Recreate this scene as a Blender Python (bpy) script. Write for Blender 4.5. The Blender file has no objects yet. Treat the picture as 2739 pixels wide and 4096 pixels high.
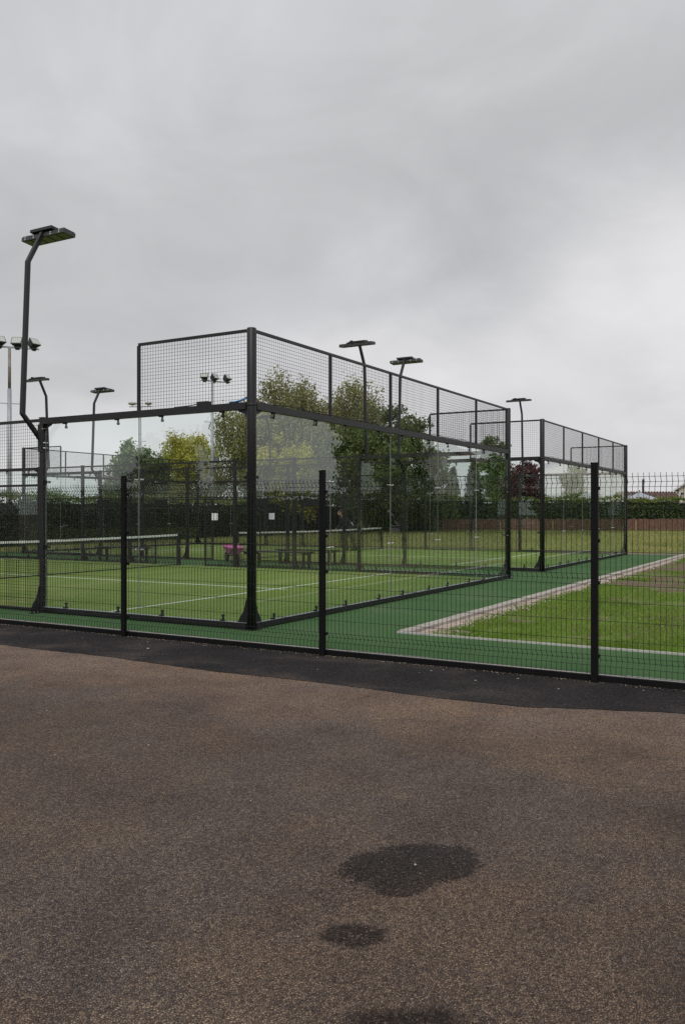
import bpy, math, random
import numpy as np
from mathutils import Vector, Matrix

# ------------------------------------------------------------------ camera, sky, sun, exposure
scene = bpy.context.scene
C = scene.collection
R = math.radians

cam_data = bpy.data.cameras.new('camera')
cam = bpy.data.objects.new('camera', cam_data)
C.objects.link(cam)
cam.location = (-9.285, -6.754, 1.564)
cam.rotation_euler = (R(90.0), 0, R(30.0 - 90.0))
cam_data.sensor_fit = 'VERTICAL'
cam_data.sensor_height = 36.0
cam_data.sensor_width = 24.0
cam_data.lens = 30.2
cam_data.clip_start = 0.05
cam_data.clip_end = 2000
scene.camera = cam

SUN_EL, SUN_AZ = R(48), R(249)
world = bpy.data.worlds.new('World')
scene.world = world
world.use_nodes = True


def build_world():
    nt = world.node_tree
    nt.nodes.clear()
    N, L = nt.nodes.new, nt.links.new
    out = N('ShaderNodeOutputWorld')
    sky = N('ShaderNodeTexSky')
    sky.sky_type = 'NISHITA'
    sky.sun_disc = False
    sky.sun_elevation = SUN_EL
    sky.sun_rotation = SUN_AZ
    bg1 = N('ShaderNodeBackground')
    bg1.inputs['Strength'].default_value = 0.08
    L(sky.outputs[0], bg1.inputs['Color'])
    tc = N('ShaderNodeTexCoord')
    nrm = N('ShaderNodeVectorMath'); nrm.operation = 'NORMALIZE'
    L(tc.outputs['Generated'], nrm.inputs[0])
    # overcast: a darker ragged cloud deck overhead, thinner and brighter towards the horizon
    sep = N('ShaderNodeSeparateXYZ'); L(nrm.outputs[0], sep.inputs[0])
    zz = N('ShaderNodeMath'); zz.operation = 'ABSOLUTE'; L(sep.outputs['Z'], zz.inputs[0])
    dt = N('ShaderNodeVectorMath'); dt.operation = 'DOT_PRODUCT'; dt.inputs[1].default_value = (0.5, -0.866, 0)
    L(nrm.outputs[0], dt.inputs[0])
    tl = N('ShaderNodeMath'); tl.operation = 'MULTIPLY_ADD'; tl.inputs[1].default_value = -0.20
    L(dt.outputs['Value'], tl.inputs[0]); L(zz.outputs[0], tl.inputs[2])
    mp = N('ShaderNodeMapping')
    mp.inputs['Location'].default_value = (6.6, 0.9, 4.4)
    mp.inputs['Scale'].default_value = (1.0, 1.0, 1.9)
    L(nrm.outputs[0], mp.inputs[0])
    n1 = N('ShaderNodeTexNoise')
    n1.inputs['Scale'].default_value = 2.6
    n1.inputs['Detail'].default_value = 8.0
    n1.inputs['Roughness'].default_value = 0.5
    n1.inputs['Distortion'].default_value = 0.2
    L(mp.outputs[0], n1.inputs['Vector'])
    n2 = N('ShaderNodeMath'); n2.operation = 'MULTIPLY_ADD'; n2.inputs[1].default_value = 0.42; n2.inputs[2].default_value = -0.21
    L(n1.outputs['Fac'], n2.inputs[0])
    ad = N('ShaderNodeMath'); ad.operation = 'ADD'; L(tl.outputs[0], ad.inputs[0]); L(n2.outputs[0], ad.inputs[1])
    rp = N('ShaderNodeValToRGB')
    e = rp.color_ramp.elements
    st = [(0.0, (0.71, 0.702, 0.72)), (0.11, (0.80, 0.79, 0.803)), (0.18, (0.71, 0.705, 0.715)), (0.235, (0.575, 0.58, 0.588)),
          (0.30, (0.515, 0.523, 0.53)), (0.41, (0.56, 0.568, 0.575)), (0.55, (0.665, 0.67, 0.685)), (1.0, (0.62, 0.625, 0.64))]
    while len(e) < len(st):
        e.new(0.5)
    for k_, (p_, c_) in enumerate(st):
        e[k_].position = p_
        e[k_].color = c_ + (1,)
    rp.color_ramp.interpolation = 'B_SPLINE'
    L(ad.outputs[0], rp.inputs[0])
    bg2 = N('ShaderNodeBackground')
    bg2.inputs['Strength'].default_value = 1.0
    n3 = N('ShaderNodeTexNoise')
    n3.inputs['Scale'].default_value = 3.6
    n3.inputs['Detail'].default_value = 9.0
    n3.inputs['Roughness'].default_value = 0.55
    n3.inputs['Distortion'].default_value = 0.9
    L(mp.outputs[0], n3.inputs['Vector'])
    mr = N('ShaderNodeMapRange')
    mr.inputs[1].default_value = 0.3; mr.inputs[2].default_value = 0.7
    mr.inputs[3].default_value = 0.90; mr.inputs[4].default_value = 1.09
    L(n3.outputs['Fac'], mr.inputs[0])
    ml = N('ShaderNodeVectorMath'); ml.operation = 'SCALE'
    L(rp.outputs[0], ml.inputs[0]); L(mr.outputs[0], ml.inputs['Scale'])
    L(ml.outputs[0], bg2.inputs['Color'])
    mix = N('ShaderNodeMixShader')
    mix.inputs[0].default_value = 0.95
    L(bg1.outputs[0], mix.inputs[1]); L(bg2.outputs[0], mix.inputs[2])
    L(mix.outputs[0], out.inputs['Surface'])


build_world()
sd = bpy.data.lights.new('sun', 'SUN')
sd.energy = 1.5
sd.angle = R(35)
sd.color = (1.0, 0.97, 0.93)
sun = bpy.data.objects.new('sun', sd)
C.objects.link(sun)
sun.rotation_euler = (R(90) - SUN_EL, 0, R(180) - SUN_AZ)

scene.view_settings.view_transform = 'Standard'
scene.view_settings.look = 'None'
scene.view_settings.exposure = 0.0
scene.view_settings.gamma = 1.0
scene.render.engine = 'CYCLES'
scene.cycles.use_denoising = False
scene.cycles.transparent_max_bounces = 48
scene.cycles.max_bounces = 6
scene.cycles.diffuse_bounces = 3
scene.cycles.caustics_reflective = False
scene.cycles.caustics_refractive = False

rng = np.random.default_rng(7)
random.seed(7)

# ------------------------------------------------------------------ materials
MATS = {}


def new_mat(name):
    m = bpy.data.materials.new(name)
    m.use_nodes = True
    nt = m.node_tree
    b = nt.nodes['Principled BSDF']
    MATS[name] = m
    return m, nt, b


def noise(nt, scale, detail=4, rough=0.5, vec=None, dist=0.0):
    n = nt.nodes.new('ShaderNodeTexNoise')
    n.inputs['Scale'].default_value = scale
    n.inputs['Detail'].default_value = detail
    n.inputs['Roughness'].default_value = rough
    n.inputs['Distortion'].default_value = dist
    if vec is not None:
        nt.links.new(vec, n.inputs['Vector'])
    return n


def ramp(nt, fac, stops):
    r = nt.nodes.new('ShaderNodeValToRGB')
    e = r.color_ramp.elements
    while len(e) < len(stops):
        e.new(0.5)
    for i, (p, c) in enumerate(stops):
        e[i].position = p
        e[i].color = tuple(c) + ((1,) if len(c) == 3 else ())
    nt.links.new(fac, r.inputs[0])
    return r


def objvec(nt, kind='Object'):
    return nt.nodes.new('ShaderNodeTexCoord').outputs[kind]


def worldpos(nt):
    return nt.nodes.new('ShaderNodeNewGeometry').outputs['Position']


def mixc(nt, fac, a, b, mode='MIX'):
    m = nt.nodes.new('ShaderNodeMix')
    m.data_type = 'RGBA'
    m.blend_type = mode
    for sock, v in ((m.inputs[0], fac), (m.inputs[6], a), (m.inputs[7], b)):
        if hasattr(v, 'is_linked'):
            nt.links.new(v, sock)
        elif isinstance(v, (int, float)):
            sock.default_value = v
        else:
            sock.default_value = tuple(v) + (1,)
    return m.outputs[2]


def bump(nt, b, height, strength=0.3, dist=0.01):
    n = nt.nodes.new('ShaderNodeBump')
    n.inputs['Strength'].default_value = strength
    n.inputs['Distance'].default_value = dist
    nt.links.new(height, n.inputs['Height'])
    nt.links.new(n.outputs[0], b.inputs['Normal'])
    return n


def simple(name, c0, c1=None, rough=0.6, scale=6.0, metal=0.0, bmp=0.0, bscale=60.0, spec=0.5):
    m, nt, b = new_mat(name)
    c1 = c1 or tuple(v * 1.3 for v in c0)
    n = noise(nt, scale, 5, 0.6, worldpos(nt))
    r = ramp(nt, n.outputs['Fac'], [(0.3, c0), (0.7, c1)])
    nt.links.new(r.outputs[0], b.inputs['Base Color'])
    b.inputs['Roughness'].default_value = rough
    b.inputs['Metallic'].default_value = metal
    b.inputs['Specular IOR Level'].default_value = spec
    if bmp:
        bn = noise(nt, bscale, 3, 0.6, worldpos(nt))
        bump(nt, b, bn.outputs['Fac'], bmp, 0.005)
    return m


simple('black_paint', (0.010, 0.0095, 0.011), (0.015, 0.0145, 0.0165), 0.45, 3, bmp=0.04, bscale=300, spec=0.5)
simple('black_post_paint', (0.0045, 0.0045, 0.005), (0.0075, 0.007, 0.0075), 0.6, 3, spec=0.16)
simple('dark_wire', (0.010, 0.010, 0.011), (0.015, 0.0145, 0.016), 0.5, 9)
simple('fence_wire_paint', (0.006, 0.007, 0.007), (0.010, 0.011, 0.011), 0.5, 9)
simple('rubber', (0.012, 0.012, 0.012), None, 0.8, 20)
simple('steel', (0.55, 0.55, 0.56), (0.7, 0.7, 0.71), 0.3, 8, metal=1.0)
simple('galvanised', (0.30, 0.32, 0.34), (0.42, 0.44, 0.46), 0.5, 7, metal=0.35)
simple('rusty_galvanised', (0.20, 0.12, 0.07), (0.36, 0.35, 0.34), 0.65, 3.2, metal=0.2)
simple('lamp_housing', (0.03, 0.033, 0.03), (0.06, 0.065, 0.06), 0.5, 8)
simple('pale_lamp_housing', (0.42, 0.40, 0.37), (0.52, 0.50, 0.46), 0.6, 8)
simple('lamp_glass', (0.42, 0.46, 0.42), (0.55, 0.58, 0.54), 0.15, 14)
simple('led_lens', (0.030, 0.020, 0.034), (0.042, 0.028, 0.046), 0.12, 30)
simple('net_cord', (0.012, 0.014, 0.013), None, 0.8, 20)
simple('white_band', (0.76, 0.76, 0.74), (0.84, 0.84, 0.82), 0.8, 12)
simple('white_paper', (0.74, 0.75, 0.77), (0.82, 0.83, 0.85), 0.7, 12)
simple('concrete_edge', (0.36, 0.32, 0.285), (0.50, 0.455, 0.41), 0.9, 5, bmp=0.4, bscale=90)
simple('pale_edge', (0.42, 0.41, 0.38), (0.56, 0.55, 0.52), 0.9, 7, bmp=0.3, bscale=90)
simple('gravel_stone', (0.28, 0.21, 0.175), (0.62, 0.53, 0.47), 0.9, 42)
simple('pale_chip', (0.24, 0.225, 0.205), (0.46, 0.44, 0.41), 0.85, 42)
simple('pink_plastic', (0.66, 0.17, 0.40), (0.72, 0.21, 0.45), 0.35, 4)
simple('blue_cable', (0.02, 0.13, 0.33), (0.04, 0.2, 0.45), 0.45, 12)
simple('wood_handle', (0.30, 0.17, 0.09), (0.42, 0.26, 0.15), 0.7, 14)
simple('fence_board_brown', (0.115, 0.060, 0.042), (0.21, 0.118, 0.082), 0.85, 4.5, bmp=0.3)
simple('pale_timber', (0.26, 0.17, 0.08), (0.38, 0.27, 0.14), 0.85, 9)
simple('bark', (0.06, 0.05, 0.04), (0.12, 0.10, 0.085), 0.9, 7, bmp=0.5, bscale=20)
simple('birch_bark', (0.22, 0.19, 0.165), (0.42, 0.38, 0.34), 0.85, 4, bmp=0.3, bscale=20)
simple('house_render', (0.72, 0.66, 0.58), (0.77, 0.71, 0.63), 0.9, 2.0)
simple('grey_render', (0.34, 0.32, 0.31), (0.40, 0.38, 0.37), 0.9, 2.0)
simple('roof_tile', (0.09, 0.055, 0.042), (0.16, 0.10, 0.08), 0.85, 3.0, bmp=0.6, bscale=6)
simple('grey_roof_glass', (0.30, 0.33, 0.36), (0.38, 0.41, 0.44), 0.25, 2.0)
simple('white_upvc', (0.66, 0.66, 0.65), (0.74, 0.74, 0.73), 0.5, 3)
simple('window_glass', (0.03, 0.035, 0.04), (0.05, 0.055, 0.06), 0.08, 3)
simple('skin', (0.45, 0.25, 0.18), (0.52, 0.31, 0.23), 0.6, 30)
simple('jacket_cloth', (0.016, 0.017, 0.02), (0.03, 0.03, 0.034), 0.85, 18)
simple('trouser_cloth', (0.03, 0.027, 0.024), (0.055, 0.05, 0.045), 0.9, 18)
simple('hair_dark', (0.035, 0.022, 0.015), (0.06, 0.04, 0.028), 0.7, 40)
simple('dark_board', (0.006, 0.006, 0.006), (0.010, 0.010, 0.010), 0.8, 8)


def leaf_mat(name, dark, light, trans=0.35, clump=0.55):
    m, nt, b = new_mat(name)
    g = nt.nodes.new('ShaderNodeNewGeometry')
    n = noise(nt, clump, 3, 0.6, g.outputs['Position'])
    a = nt.nodes.new('ShaderNodeMath'); a.operation = 'MULTIPLY_ADD'
    nt.links.new(g.outputs['Random Per Island'], a.inputs[0])
    a.inputs[1].default_value = 0.55
    nt.links.new(n.outputs['Fac'], a.inputs[2])
    r = ramp(nt, a.outputs[0], [(0.35, dark), (1.0, light)])
    nt.links.new(r.outputs[0], b.inputs['Base Color'])
    b.inputs['Roughness'].default_value = 0.55
    b.inputs['Specular IOR Level'].default_value = 0.3
    t = nt.nodes.new('ShaderNodeBsdfTranslucent')
    nt.links.new(r.outputs[0], t.inputs['Color'])
    mx = nt.nodes.new('ShaderNodeMixShader'); mx.inputs[0].default_value = trans
    nt.links.new(b.outputs[0], mx.inputs[1]); nt.links.new(t.outputs[0], mx.inputs[2])
    nt.links.new(mx.outputs[0], nt.nodes['Material Output'].inputs['Surface'])
    return m


leaf_mat('leaf_birch', (0.140, 0.150, 0.064), (0.411, 0.411, 0.177))
leaf_mat('leaf_dark', (0.052, 0.078, 0.028), (0.186, 0.234, 0.084))
leaf_mat('leaf_mid', (0.071, 0.110, 0.035), (0.238, 0.317, 0.103))
leaf_mat('leaf_yellow', (0.283, 0.295, 0.053), (0.614, 0.590, 0.142), 0.45)
leaf_mat('leaf_greygreen', (0.119, 0.174, 0.079), (0.286, 0.365, 0.174))
leaf_mat('leaf_purple', (0.053, 0.018, 0.022), (0.165, 0.053, 0.062))
leaf_mat('leaf_conifer', (0.026, 0.040, 0.021), (0.073, 0.099, 0.048))
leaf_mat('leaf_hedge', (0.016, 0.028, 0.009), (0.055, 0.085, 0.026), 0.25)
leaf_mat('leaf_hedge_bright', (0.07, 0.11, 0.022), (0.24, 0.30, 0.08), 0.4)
leaf_mat('leaf_hedge_far', (0.021, 0.038, 0.012), (0.124, 0.190, 0.053), 0.3, 0.9)
leaf_mat('leaf_beech', (0.059, 0.032, 0.017), (0.172, 0.099, 0.053), 0.25)
leaf_mat('grass_lawn', (0.095, 0.185, 0.018), (0.27, 0.40, 0.07), 0.4, 0.7)
leaf_mat('grass_meadow', (0.15, 0.22, 0.045), (0.50, 0.47, 0.19), 0.4, 0.2)
simple('dry_leaf', (0.22, 0.16, 0.09), (0.48, 0.40, 0.27), 0.9, 30)
simple('hedge_core', (0.008, 0.011, 0.005), (0.015, 0.02, 0.009), 0.95, 5)


def glass_mat():
    m, nt, b = new_mat('court_glass')
    nt.nodes.remove(b)
    lw = nt.nodes.new('ShaderNodeLayerWeight'); lw.inputs['Blend'].default_value = 0.5
    p = nt.nodes.new('ShaderNodeMath'); p.operation = 'POWER'; p.inputs[1].default_value = 5.0
    nt.links.new(lw.outputs['Facing'], p.inputs[0])
    f = nt.nodes.new('ShaderNodeMath'); f.operation = 'MULTIPLY_ADD'
    f.inputs[1].default_value = 0.93; f.inputs[2].default_value = 0.062
    nt.links.new(p.outputs[0], f.inputs[0])
    tr = nt.nodes.new('ShaderNodeBsdfTransparent'); tr.inputs['Color'].default_value = (0.968, 0.99, 0.982, 1)
    gl = nt.nodes.new('ShaderNodeBsdfGlossy'); gl.inputs['Roughness'].default_value = 0.0
    gl.inputs['Color'].default_value = (0.95, 1.0, 0.98, 1)
    mx = nt.nodes.new('ShaderNodeMixShader')
    nt.links.new(f.outputs[0], mx.inputs[0])
    nt.links.new(tr.outputs[0], mx.inputs[1]); nt.links.new(gl.outputs[0], mx.inputs[2])
    nt.links.new(mx.outputs[0], nt.nodes['Material Output'].inputs['Surface'])
    # the ground edge of a pane: frosted pale green
    m2, nt2, b2 = new_mat('glass_edge')
    n = noise(nt2, 20, 2, 0.5, worldpos(nt2))
    r = ramp(nt2, n.outputs['Fac'], [(0.3, (0.26, 0.30, 0.28)), (0.7, (0.36, 0.40, 0.38))])
    nt2.links.new(r.outputs[0], b2.inputs['Base Color'])
    b2.inputs['Roughness'].default_value = 0.35


glass_mat()


def ground_mats():
    # old brown tarmac with exposed aggregate and two drying wet patches
    m, nt, b = new_mat('old_tarmac')
    pos = worldpos(nt)
    L = nt.links.new
    vor = nt.nodes.new('ShaderNodeTexVoronoi'); vor.inputs['Scale'].default_value = 112
    L(pos, vor.inputs['Vector'])
    vd = nt.nodes.new('ShaderNodeTexVoronoi'); vd.inputs['Scale'].default_value = 112
    vd.feature = 'DISTANCE_TO_EDGE'
    L(pos, vd.inputs['Vector'])
    big = noise(nt, 0.33, 5, 0.55, pos, 0.6)
    mid = noise(nt, 1.7, 6, 0.6, pos, 0.3)
    fine = noise(nt, 170, 3, 0.6, pos)
    base = ramp(nt, big.outputs['Fac'], [(0.28, (0.205, 0.170, 0.155)), (0.5, (0.240, 0.190, 0.156)), (0.72, (0.270, 0.226, 0.198))])
    m2 = ramp(nt, mid.outputs['Fac'], [(0.28, (0.74, 0.71, 0.72)), (0.48, (0.97, 0.94, 0.93)), (0.72, (1.2, 1.14, 1.05))])
    hue = noise(nt, 0.62, 4, 0.6, pos, 0.8)
    hr_ = ramp(nt, hue.outputs['Fac'], [(0.46, (0, 0, 0)), (0.62, (1, 1, 1))])
    bs = mixc(nt, hr_.outputs[0], base.outputs[0], (0.228, 0.194, 0.176))
    c = mixc(nt, 1.0, bs, m2.outputs[0], 'MULTIPLY')
    sepc = nt.nodes.new('ShaderNodeSeparateColor'); L(vor.outputs['Color'], sepc.inputs[0])
    st = ramp(nt, sepc.outputs[0], [(0.0, (0.40, 0.38, 0.39)), (0.35, (0.82, 0.80, 0.81)), (0.72, (1.18, 1.12, 1.03)), (0.95, (1.30, 1.18, 0.98)), (1.0, (1.5, 1.4, 1.25))])
    c = mixc(nt, 0.9, c, st.outputs[0], 'MULTIPLY')
    ed = ramp(nt, vd.outputs['Distance'], [(0.03, (0.22, 0.20, 0.20)), (0.24, (1.12, 1.12, 1.12))])  # dark binder between stones, with the shade of their relief painted in
    c = mixc(nt, 0.9, c, ed.outputs[0], 'MULTIPLY')
    # sandy dust left in a band beside the newer strip
    sx = nt.nodes.new('ShaderNodeSeparateXYZ'); L(pos, sx.inputs[0])
    dn = noise(nt, 0.9, 5, 0.6, pos, 0.4)
    da = nt.nodes.new('ShaderNodeMath'); da.operation = 'MULTIPLY_ADD'; L(dn.outputs['Fac'], da.inputs[0]); da.inputs[1].default_value = 2.2
    dy = nt.nodes.new('ShaderNodeMath'); dy.operation = 'MULTIPLY_ADD'; L(sx.outputs[1], dy.inputs[0]); dy.inputs[1].default_value = 0.08; L(sx.outputs[0], dy.inputs[2]); L(dy.outputs[0], da.inputs[2])
    dr = nt.nodes.new('ShaderNodeMapRange'); dr.interpolation_type = 'SMOOTHSTEP'; L(da.outputs[0], dr.inputs[0])
    dr.inputs[1].default_value = -3.6; dr.inputs[2].default_value = -1.3; dr.inputs[3].default_value = 0.0; dr.inputs[4].default_value = 0.75
    c = mixc(nt, dr.outputs[0], c, mixc(nt, 1.0, c, (1.75, 1.68, 1.62), 'MULTIPLY'))
    # wet patches: ellipses with ragged edges
    rag = noise(nt, 5.0, 5, 0.62, pos)
    masks = []
    for (cx, cy, sx, sy, ang, soft, amt) in ((-5.68, -5.055, 0.325, 0.215, -38, 0.03, 1.0), (-5.90, -5.10, 0.16, 0.12, -30, 0.04, 1.0), (-6.41, -5.14, 0.118, 0.085, -60, 0.16, 1.0),
                                            (-6.83, -5.58, 0.21, 0.11, -55, 0.22, 1.0), (-6.1, -6.4, 0.40, 0.22, 20, 0.9, 0.55), (-4.55, -6.22, 0.5, 0.2, 10, 1.0, 0.4)):
        mp = nt.nodes.new('ShaderNodeMapping'); mp.vector_type = 'TEXTURE'
        mp.inputs['Location'].default_value = (cx, cy, -0.06)
        mp.inputs['Rotation'].default_value = (0, 0, R(ang))
        mp.inputs['Scale'].default_value = (sx, sy, 1)
        L(pos, mp.inputs[0])
        ln = nt.nodes.new('ShaderNodeVectorMath'); ln.operation = 'LENGTH'; L(mp.outputs[0], ln.inputs[0])
        s1 = nt.nodes.new('ShaderNodeMath'); s1.operation = 'MULTIPLY_ADD'; L(rag.outputs['Fac'], s1.inputs[0]); s1.inputs[1].default_value = 1.1; L(ln.outputs['Value'], s1.inputs[2])
        s2 = nt.nodes.new('ShaderNodeMath'); s2.operation = 'MULTIPLY_ADD'; L(sepc.outputs[2], s2.inputs[0]); s2.inputs[1].default_value = 0.28; L(s1.outputs[0], s2.inputs[2])
        mr = nt.nodes.new('ShaderNodeMapRange'); L(s2.outputs[0], mr.inputs[0])
        mr.inputs[1].default_value = 1.69 - soft; mr.inputs[2].default_value = 1.69 + soft
        mr.inputs[3].default_value = amt; mr.inputs[4].default_value = 0.0
        masks.append(mr.outputs[0])
    w = masks[0]
    for k in masks[1:]:
        mx = nt.nodes.new('ShaderNodeMath'); mx.operation = 'MAXIMUM'; L(w, mx.inputs[0]); L(k, mx.inputs[1]); w = mx.outputs[0]
    # in the wet patches single stones have dried already
    dry = ramp(nt, sepc.outputs[2], [(0.74, (1, 1, 1)), (0.88, (0.2, 0.2, 0.2))])
    wd = nt.nodes.new('ShaderNodeMath'); wd.operation = 'MULTIPLY'; L(w, wd.inputs[0]); L(dry.outputs[0], wd.inputs[1]); w = wd.outputs[0]
    c = mixc(nt, w, c, mixc(nt, 1.0, c, (0.21, 0.185, 0.19), 'MULTIPLY'))
    L(c, b.inputs['Base Color'])
    rr = nt.nodes.new('ShaderNodeMapRange'); L(w, rr.inputs[0])
    rr.inputs[3].default_value = 0.92; rr.inputs[4].default_value = 0.3
    L(rr.outputs[0], b.inputs['Roughness'])
    b.inputs['Specular IOR Level'].default_value = 0.15
    h = nt.nodes.new('ShaderNodeMath'); h.operation = 'MULTIPLY_ADD'
    hr = nt.nodes.new('ShaderNodeMapRange'); L(vd.outputs['Distance'], hr.inputs[0]); hr.inputs[2].default_value = 0.35
    hs = nt.nodes.new('ShaderNodeMath'); hs.operation = 'MULTIPLY'; L(hr.outputs[0], hs.inputs[0])
    hz = nt.nodes.new('ShaderNodeMath'); hz.operation = 'ADD'; L(sepc.outputs[1], hz.inputs[0]); hz.inputs[1].default_value = 0.35
    L(hz.outputs[0], hs.inputs[1])
    L(fine.outputs['Fac'], h.inputs[0]); h.inputs[1].default_value = 0.35; L(hs.outputs[0], h.inputs[2])
    bump(nt, b, h.outputs[0], 1.0, 0.006)

    # newer black tarmac strip
    m, nt, b = new_mat('new_tarmac')
    pos = worldpos(nt)
    n = noise(nt, 1.1, 6, 0.6, pos, 0.4)
    r = ramp(nt, n.outputs['Fac'], [(0.3, (0.021, 0.0197, 0.020)), (0.52, (0.033, 0.030, 0.0302)), (0.72, (0.074, 0.062, 0.056))])
    n2 = noise(nt, 38, 6, 0.8, pos)
    r2 = ramp(nt, n2.outputs['Fac'], [(0.32, (0.35, 0.35, 0.35)), (0.54, (1.0, 1.0, 1.0)), (0.66, (2.2, 2.1, 2.05)), (0.76, (5.0, 4.8, 4.6))])
    nt.links.new(mixc(nt, 1.0, r.outputs[0], r2.outputs[0], 'MULTIPLY'), b.inputs['Base Color'])
    b.inputs['Roughness'].default_value = 0.95
    b.inputs['Specular IOR Level'].default_value = 0.08
    bump(nt, b, n2.outputs['Fac'], 0.7, 0.006)

    # painted green macadam round the courts
    m, nt, b = new_mat('green_surround')
    pos = worldpos(nt)
    n = noise(nt, 0.5, 6, 0.6, pos, 0.3)
    r = ramp(nt, n.outputs['Fac'], [(0.28, (0.056, 0.116, 0.046)), (0.5, (0.070, 0.142, 0.056)), (0.62, (0.080, 0.150, 0.063)), (0.75, (0.110, 0.168, 0.086))])
    n2 = noise(nt, 120, 2, 0.7, pos)
    r2 = ramp(nt, n2.outputs['Fac'], [(0.3, (0.72, 0.72, 0.72)), (0.7, (1.25, 1.25, 1.25))])
    nt.links.new(mixc(nt, 1.0, r.outputs[0], r2.outputs[0], 'MULTIPLY'), b.inputs['Base Color'])
    b.inputs['Roughness'].default_value = 0.95
    b.inputs['Specular IOR Level'].default_value = 0.08
    bump(nt, b, n2.outputs['Fac'], 0.5, 0.004)

    # sand-dressed artificial turf
    m, nt, b = new_mat('court_turf')
    pos = worldpos(nt)
    mp = nt.nodes.new('ShaderNodeMapping'); mp.inputs['Scale'].default_value = (0.18, 0.8, 1)
    nt.links.new(pos, mp.inputs[0])
    n = noise(nt, 1.0, 5, 0.6, mp.outputs[0], 0.6)
    r = ramp(nt, n.outputs['Fac'], [(0.30, (0.15, 0.222, 0.052)), (0.5, (0.182, 0.252, 0.066)), (0.72, (0.25, 0.290, 0.105))])
    n2 = noise(nt, 140, 2, 0.7, pos)
    r2 = ramp(nt, n2.outputs['Fac'], [(0.3, (0.65, 0.65, 0.65)), (0.7, (1.3, 1.3, 1.3))])
    nt.links.new(mixc(nt, 1.0, r.outputs[0], r2.outputs[0], 'MULTIPLY'), b.inputs['Base Color'])
    b.inputs['Roughness'].default_value = 0.95
    b.inputs['Specular IOR Level'].default_value = 0.06
    bump(nt, b, n2.outputs['Fac'], 0.6, 0.006)

    # earth and short grass of the lawn and the field
    m, nt, b = new_mat('field_soil_grass')
    pos = worldpos(nt)
    n = noise(nt, 0.55, 6, 0.65, pos, 0.4)
    n2 = noise(nt, 9, 5, 0.7, pos)
    g = ramp(nt, n2.outputs['Fac'], [(0.3, (0.085, 0.13, 0.022)), (0.7, (0.17, 0.23, 0.05))])
    s = ramp(nt, n2.outputs['Fac'], [(0.3, (0.10, 0.070, 0.045)), (0.7, (0.21, 0.155, 0.105))])
    # bare worn ground towards the far right of the lawn
    ds = nt.nodes.new('ShaderNodeVectorMath'); ds.operation = 'DISTANCE'; ds.inputs[1].default_value = (16.0, -6.6, -0.03)
    nt.links.new(pos, ds.inputs[0])
    dw = nt.nodes.new('ShaderNodeMapRange'); nt.links.new(ds.outputs['Value'], dw.inputs[0])
    dw.inputs[1].default_value = 2.0; dw.inputs[2].default_value = 8.0; dw.inputs[3].default_value = 0.13; dw.inputs[4].default_value = 0.0
    sm = nt.nodes.new('ShaderNodeMath'); sm.operation = 'ADD'
    nt.links.new(n.outputs['Fac'], sm.inputs[0]); nt.links.new(dw.outputs[0], sm.inputs[1])
    k = ramp(nt, sm.outputs[0], [(0.47, (0, 0, 0)), (0.58, (1, 1, 1))])
    nt.links.new(mixc(nt, k.outputs[0], g.outputs[0], s.outputs[0]), b.inputs['Base Color'])
    b.inputs['Roughness'].default_value = 0.95
    b.inputs['Specular IOR Level'].default_value = 0.2
    bump(nt, b, n2.outputs['Fac'], 0.8, 0.03)

    m, nt, b = new_mat('bare_soil')
    pos = worldpos(nt)
    n2 = noise(nt, 16, 5, 0.7, pos)
    s = ramp(nt, n2.outputs['Fac'], [(0.3, (0.12, 0.085, 0.062)), (0.7, (0.24, 0.185, 0.145))])
    nt.links.new(s.outputs[0], b.inputs['Base Color'])
    b.inputs['Roughness'].default_value = 0.95
    bump(nt, b, n2.outputs['Fac'], 0.8, 0.02)


ground_mats()


def line_mat():
    m, nt, b = new_mat('line_paint')
    n = noise(nt, 30, 4, 0.7, worldpos(nt))
    r = ramp(nt, n.outputs['Fac'], [(0.3, (0.52, 0.56, 0.46)), (0.6, (0.72, 0.75, 0.68))])
    nt.links.new(r.outputs[0], b.inputs['Base Color'])
    b.inputs['Roughness'].default_value = 0.9


line_mat()


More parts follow.
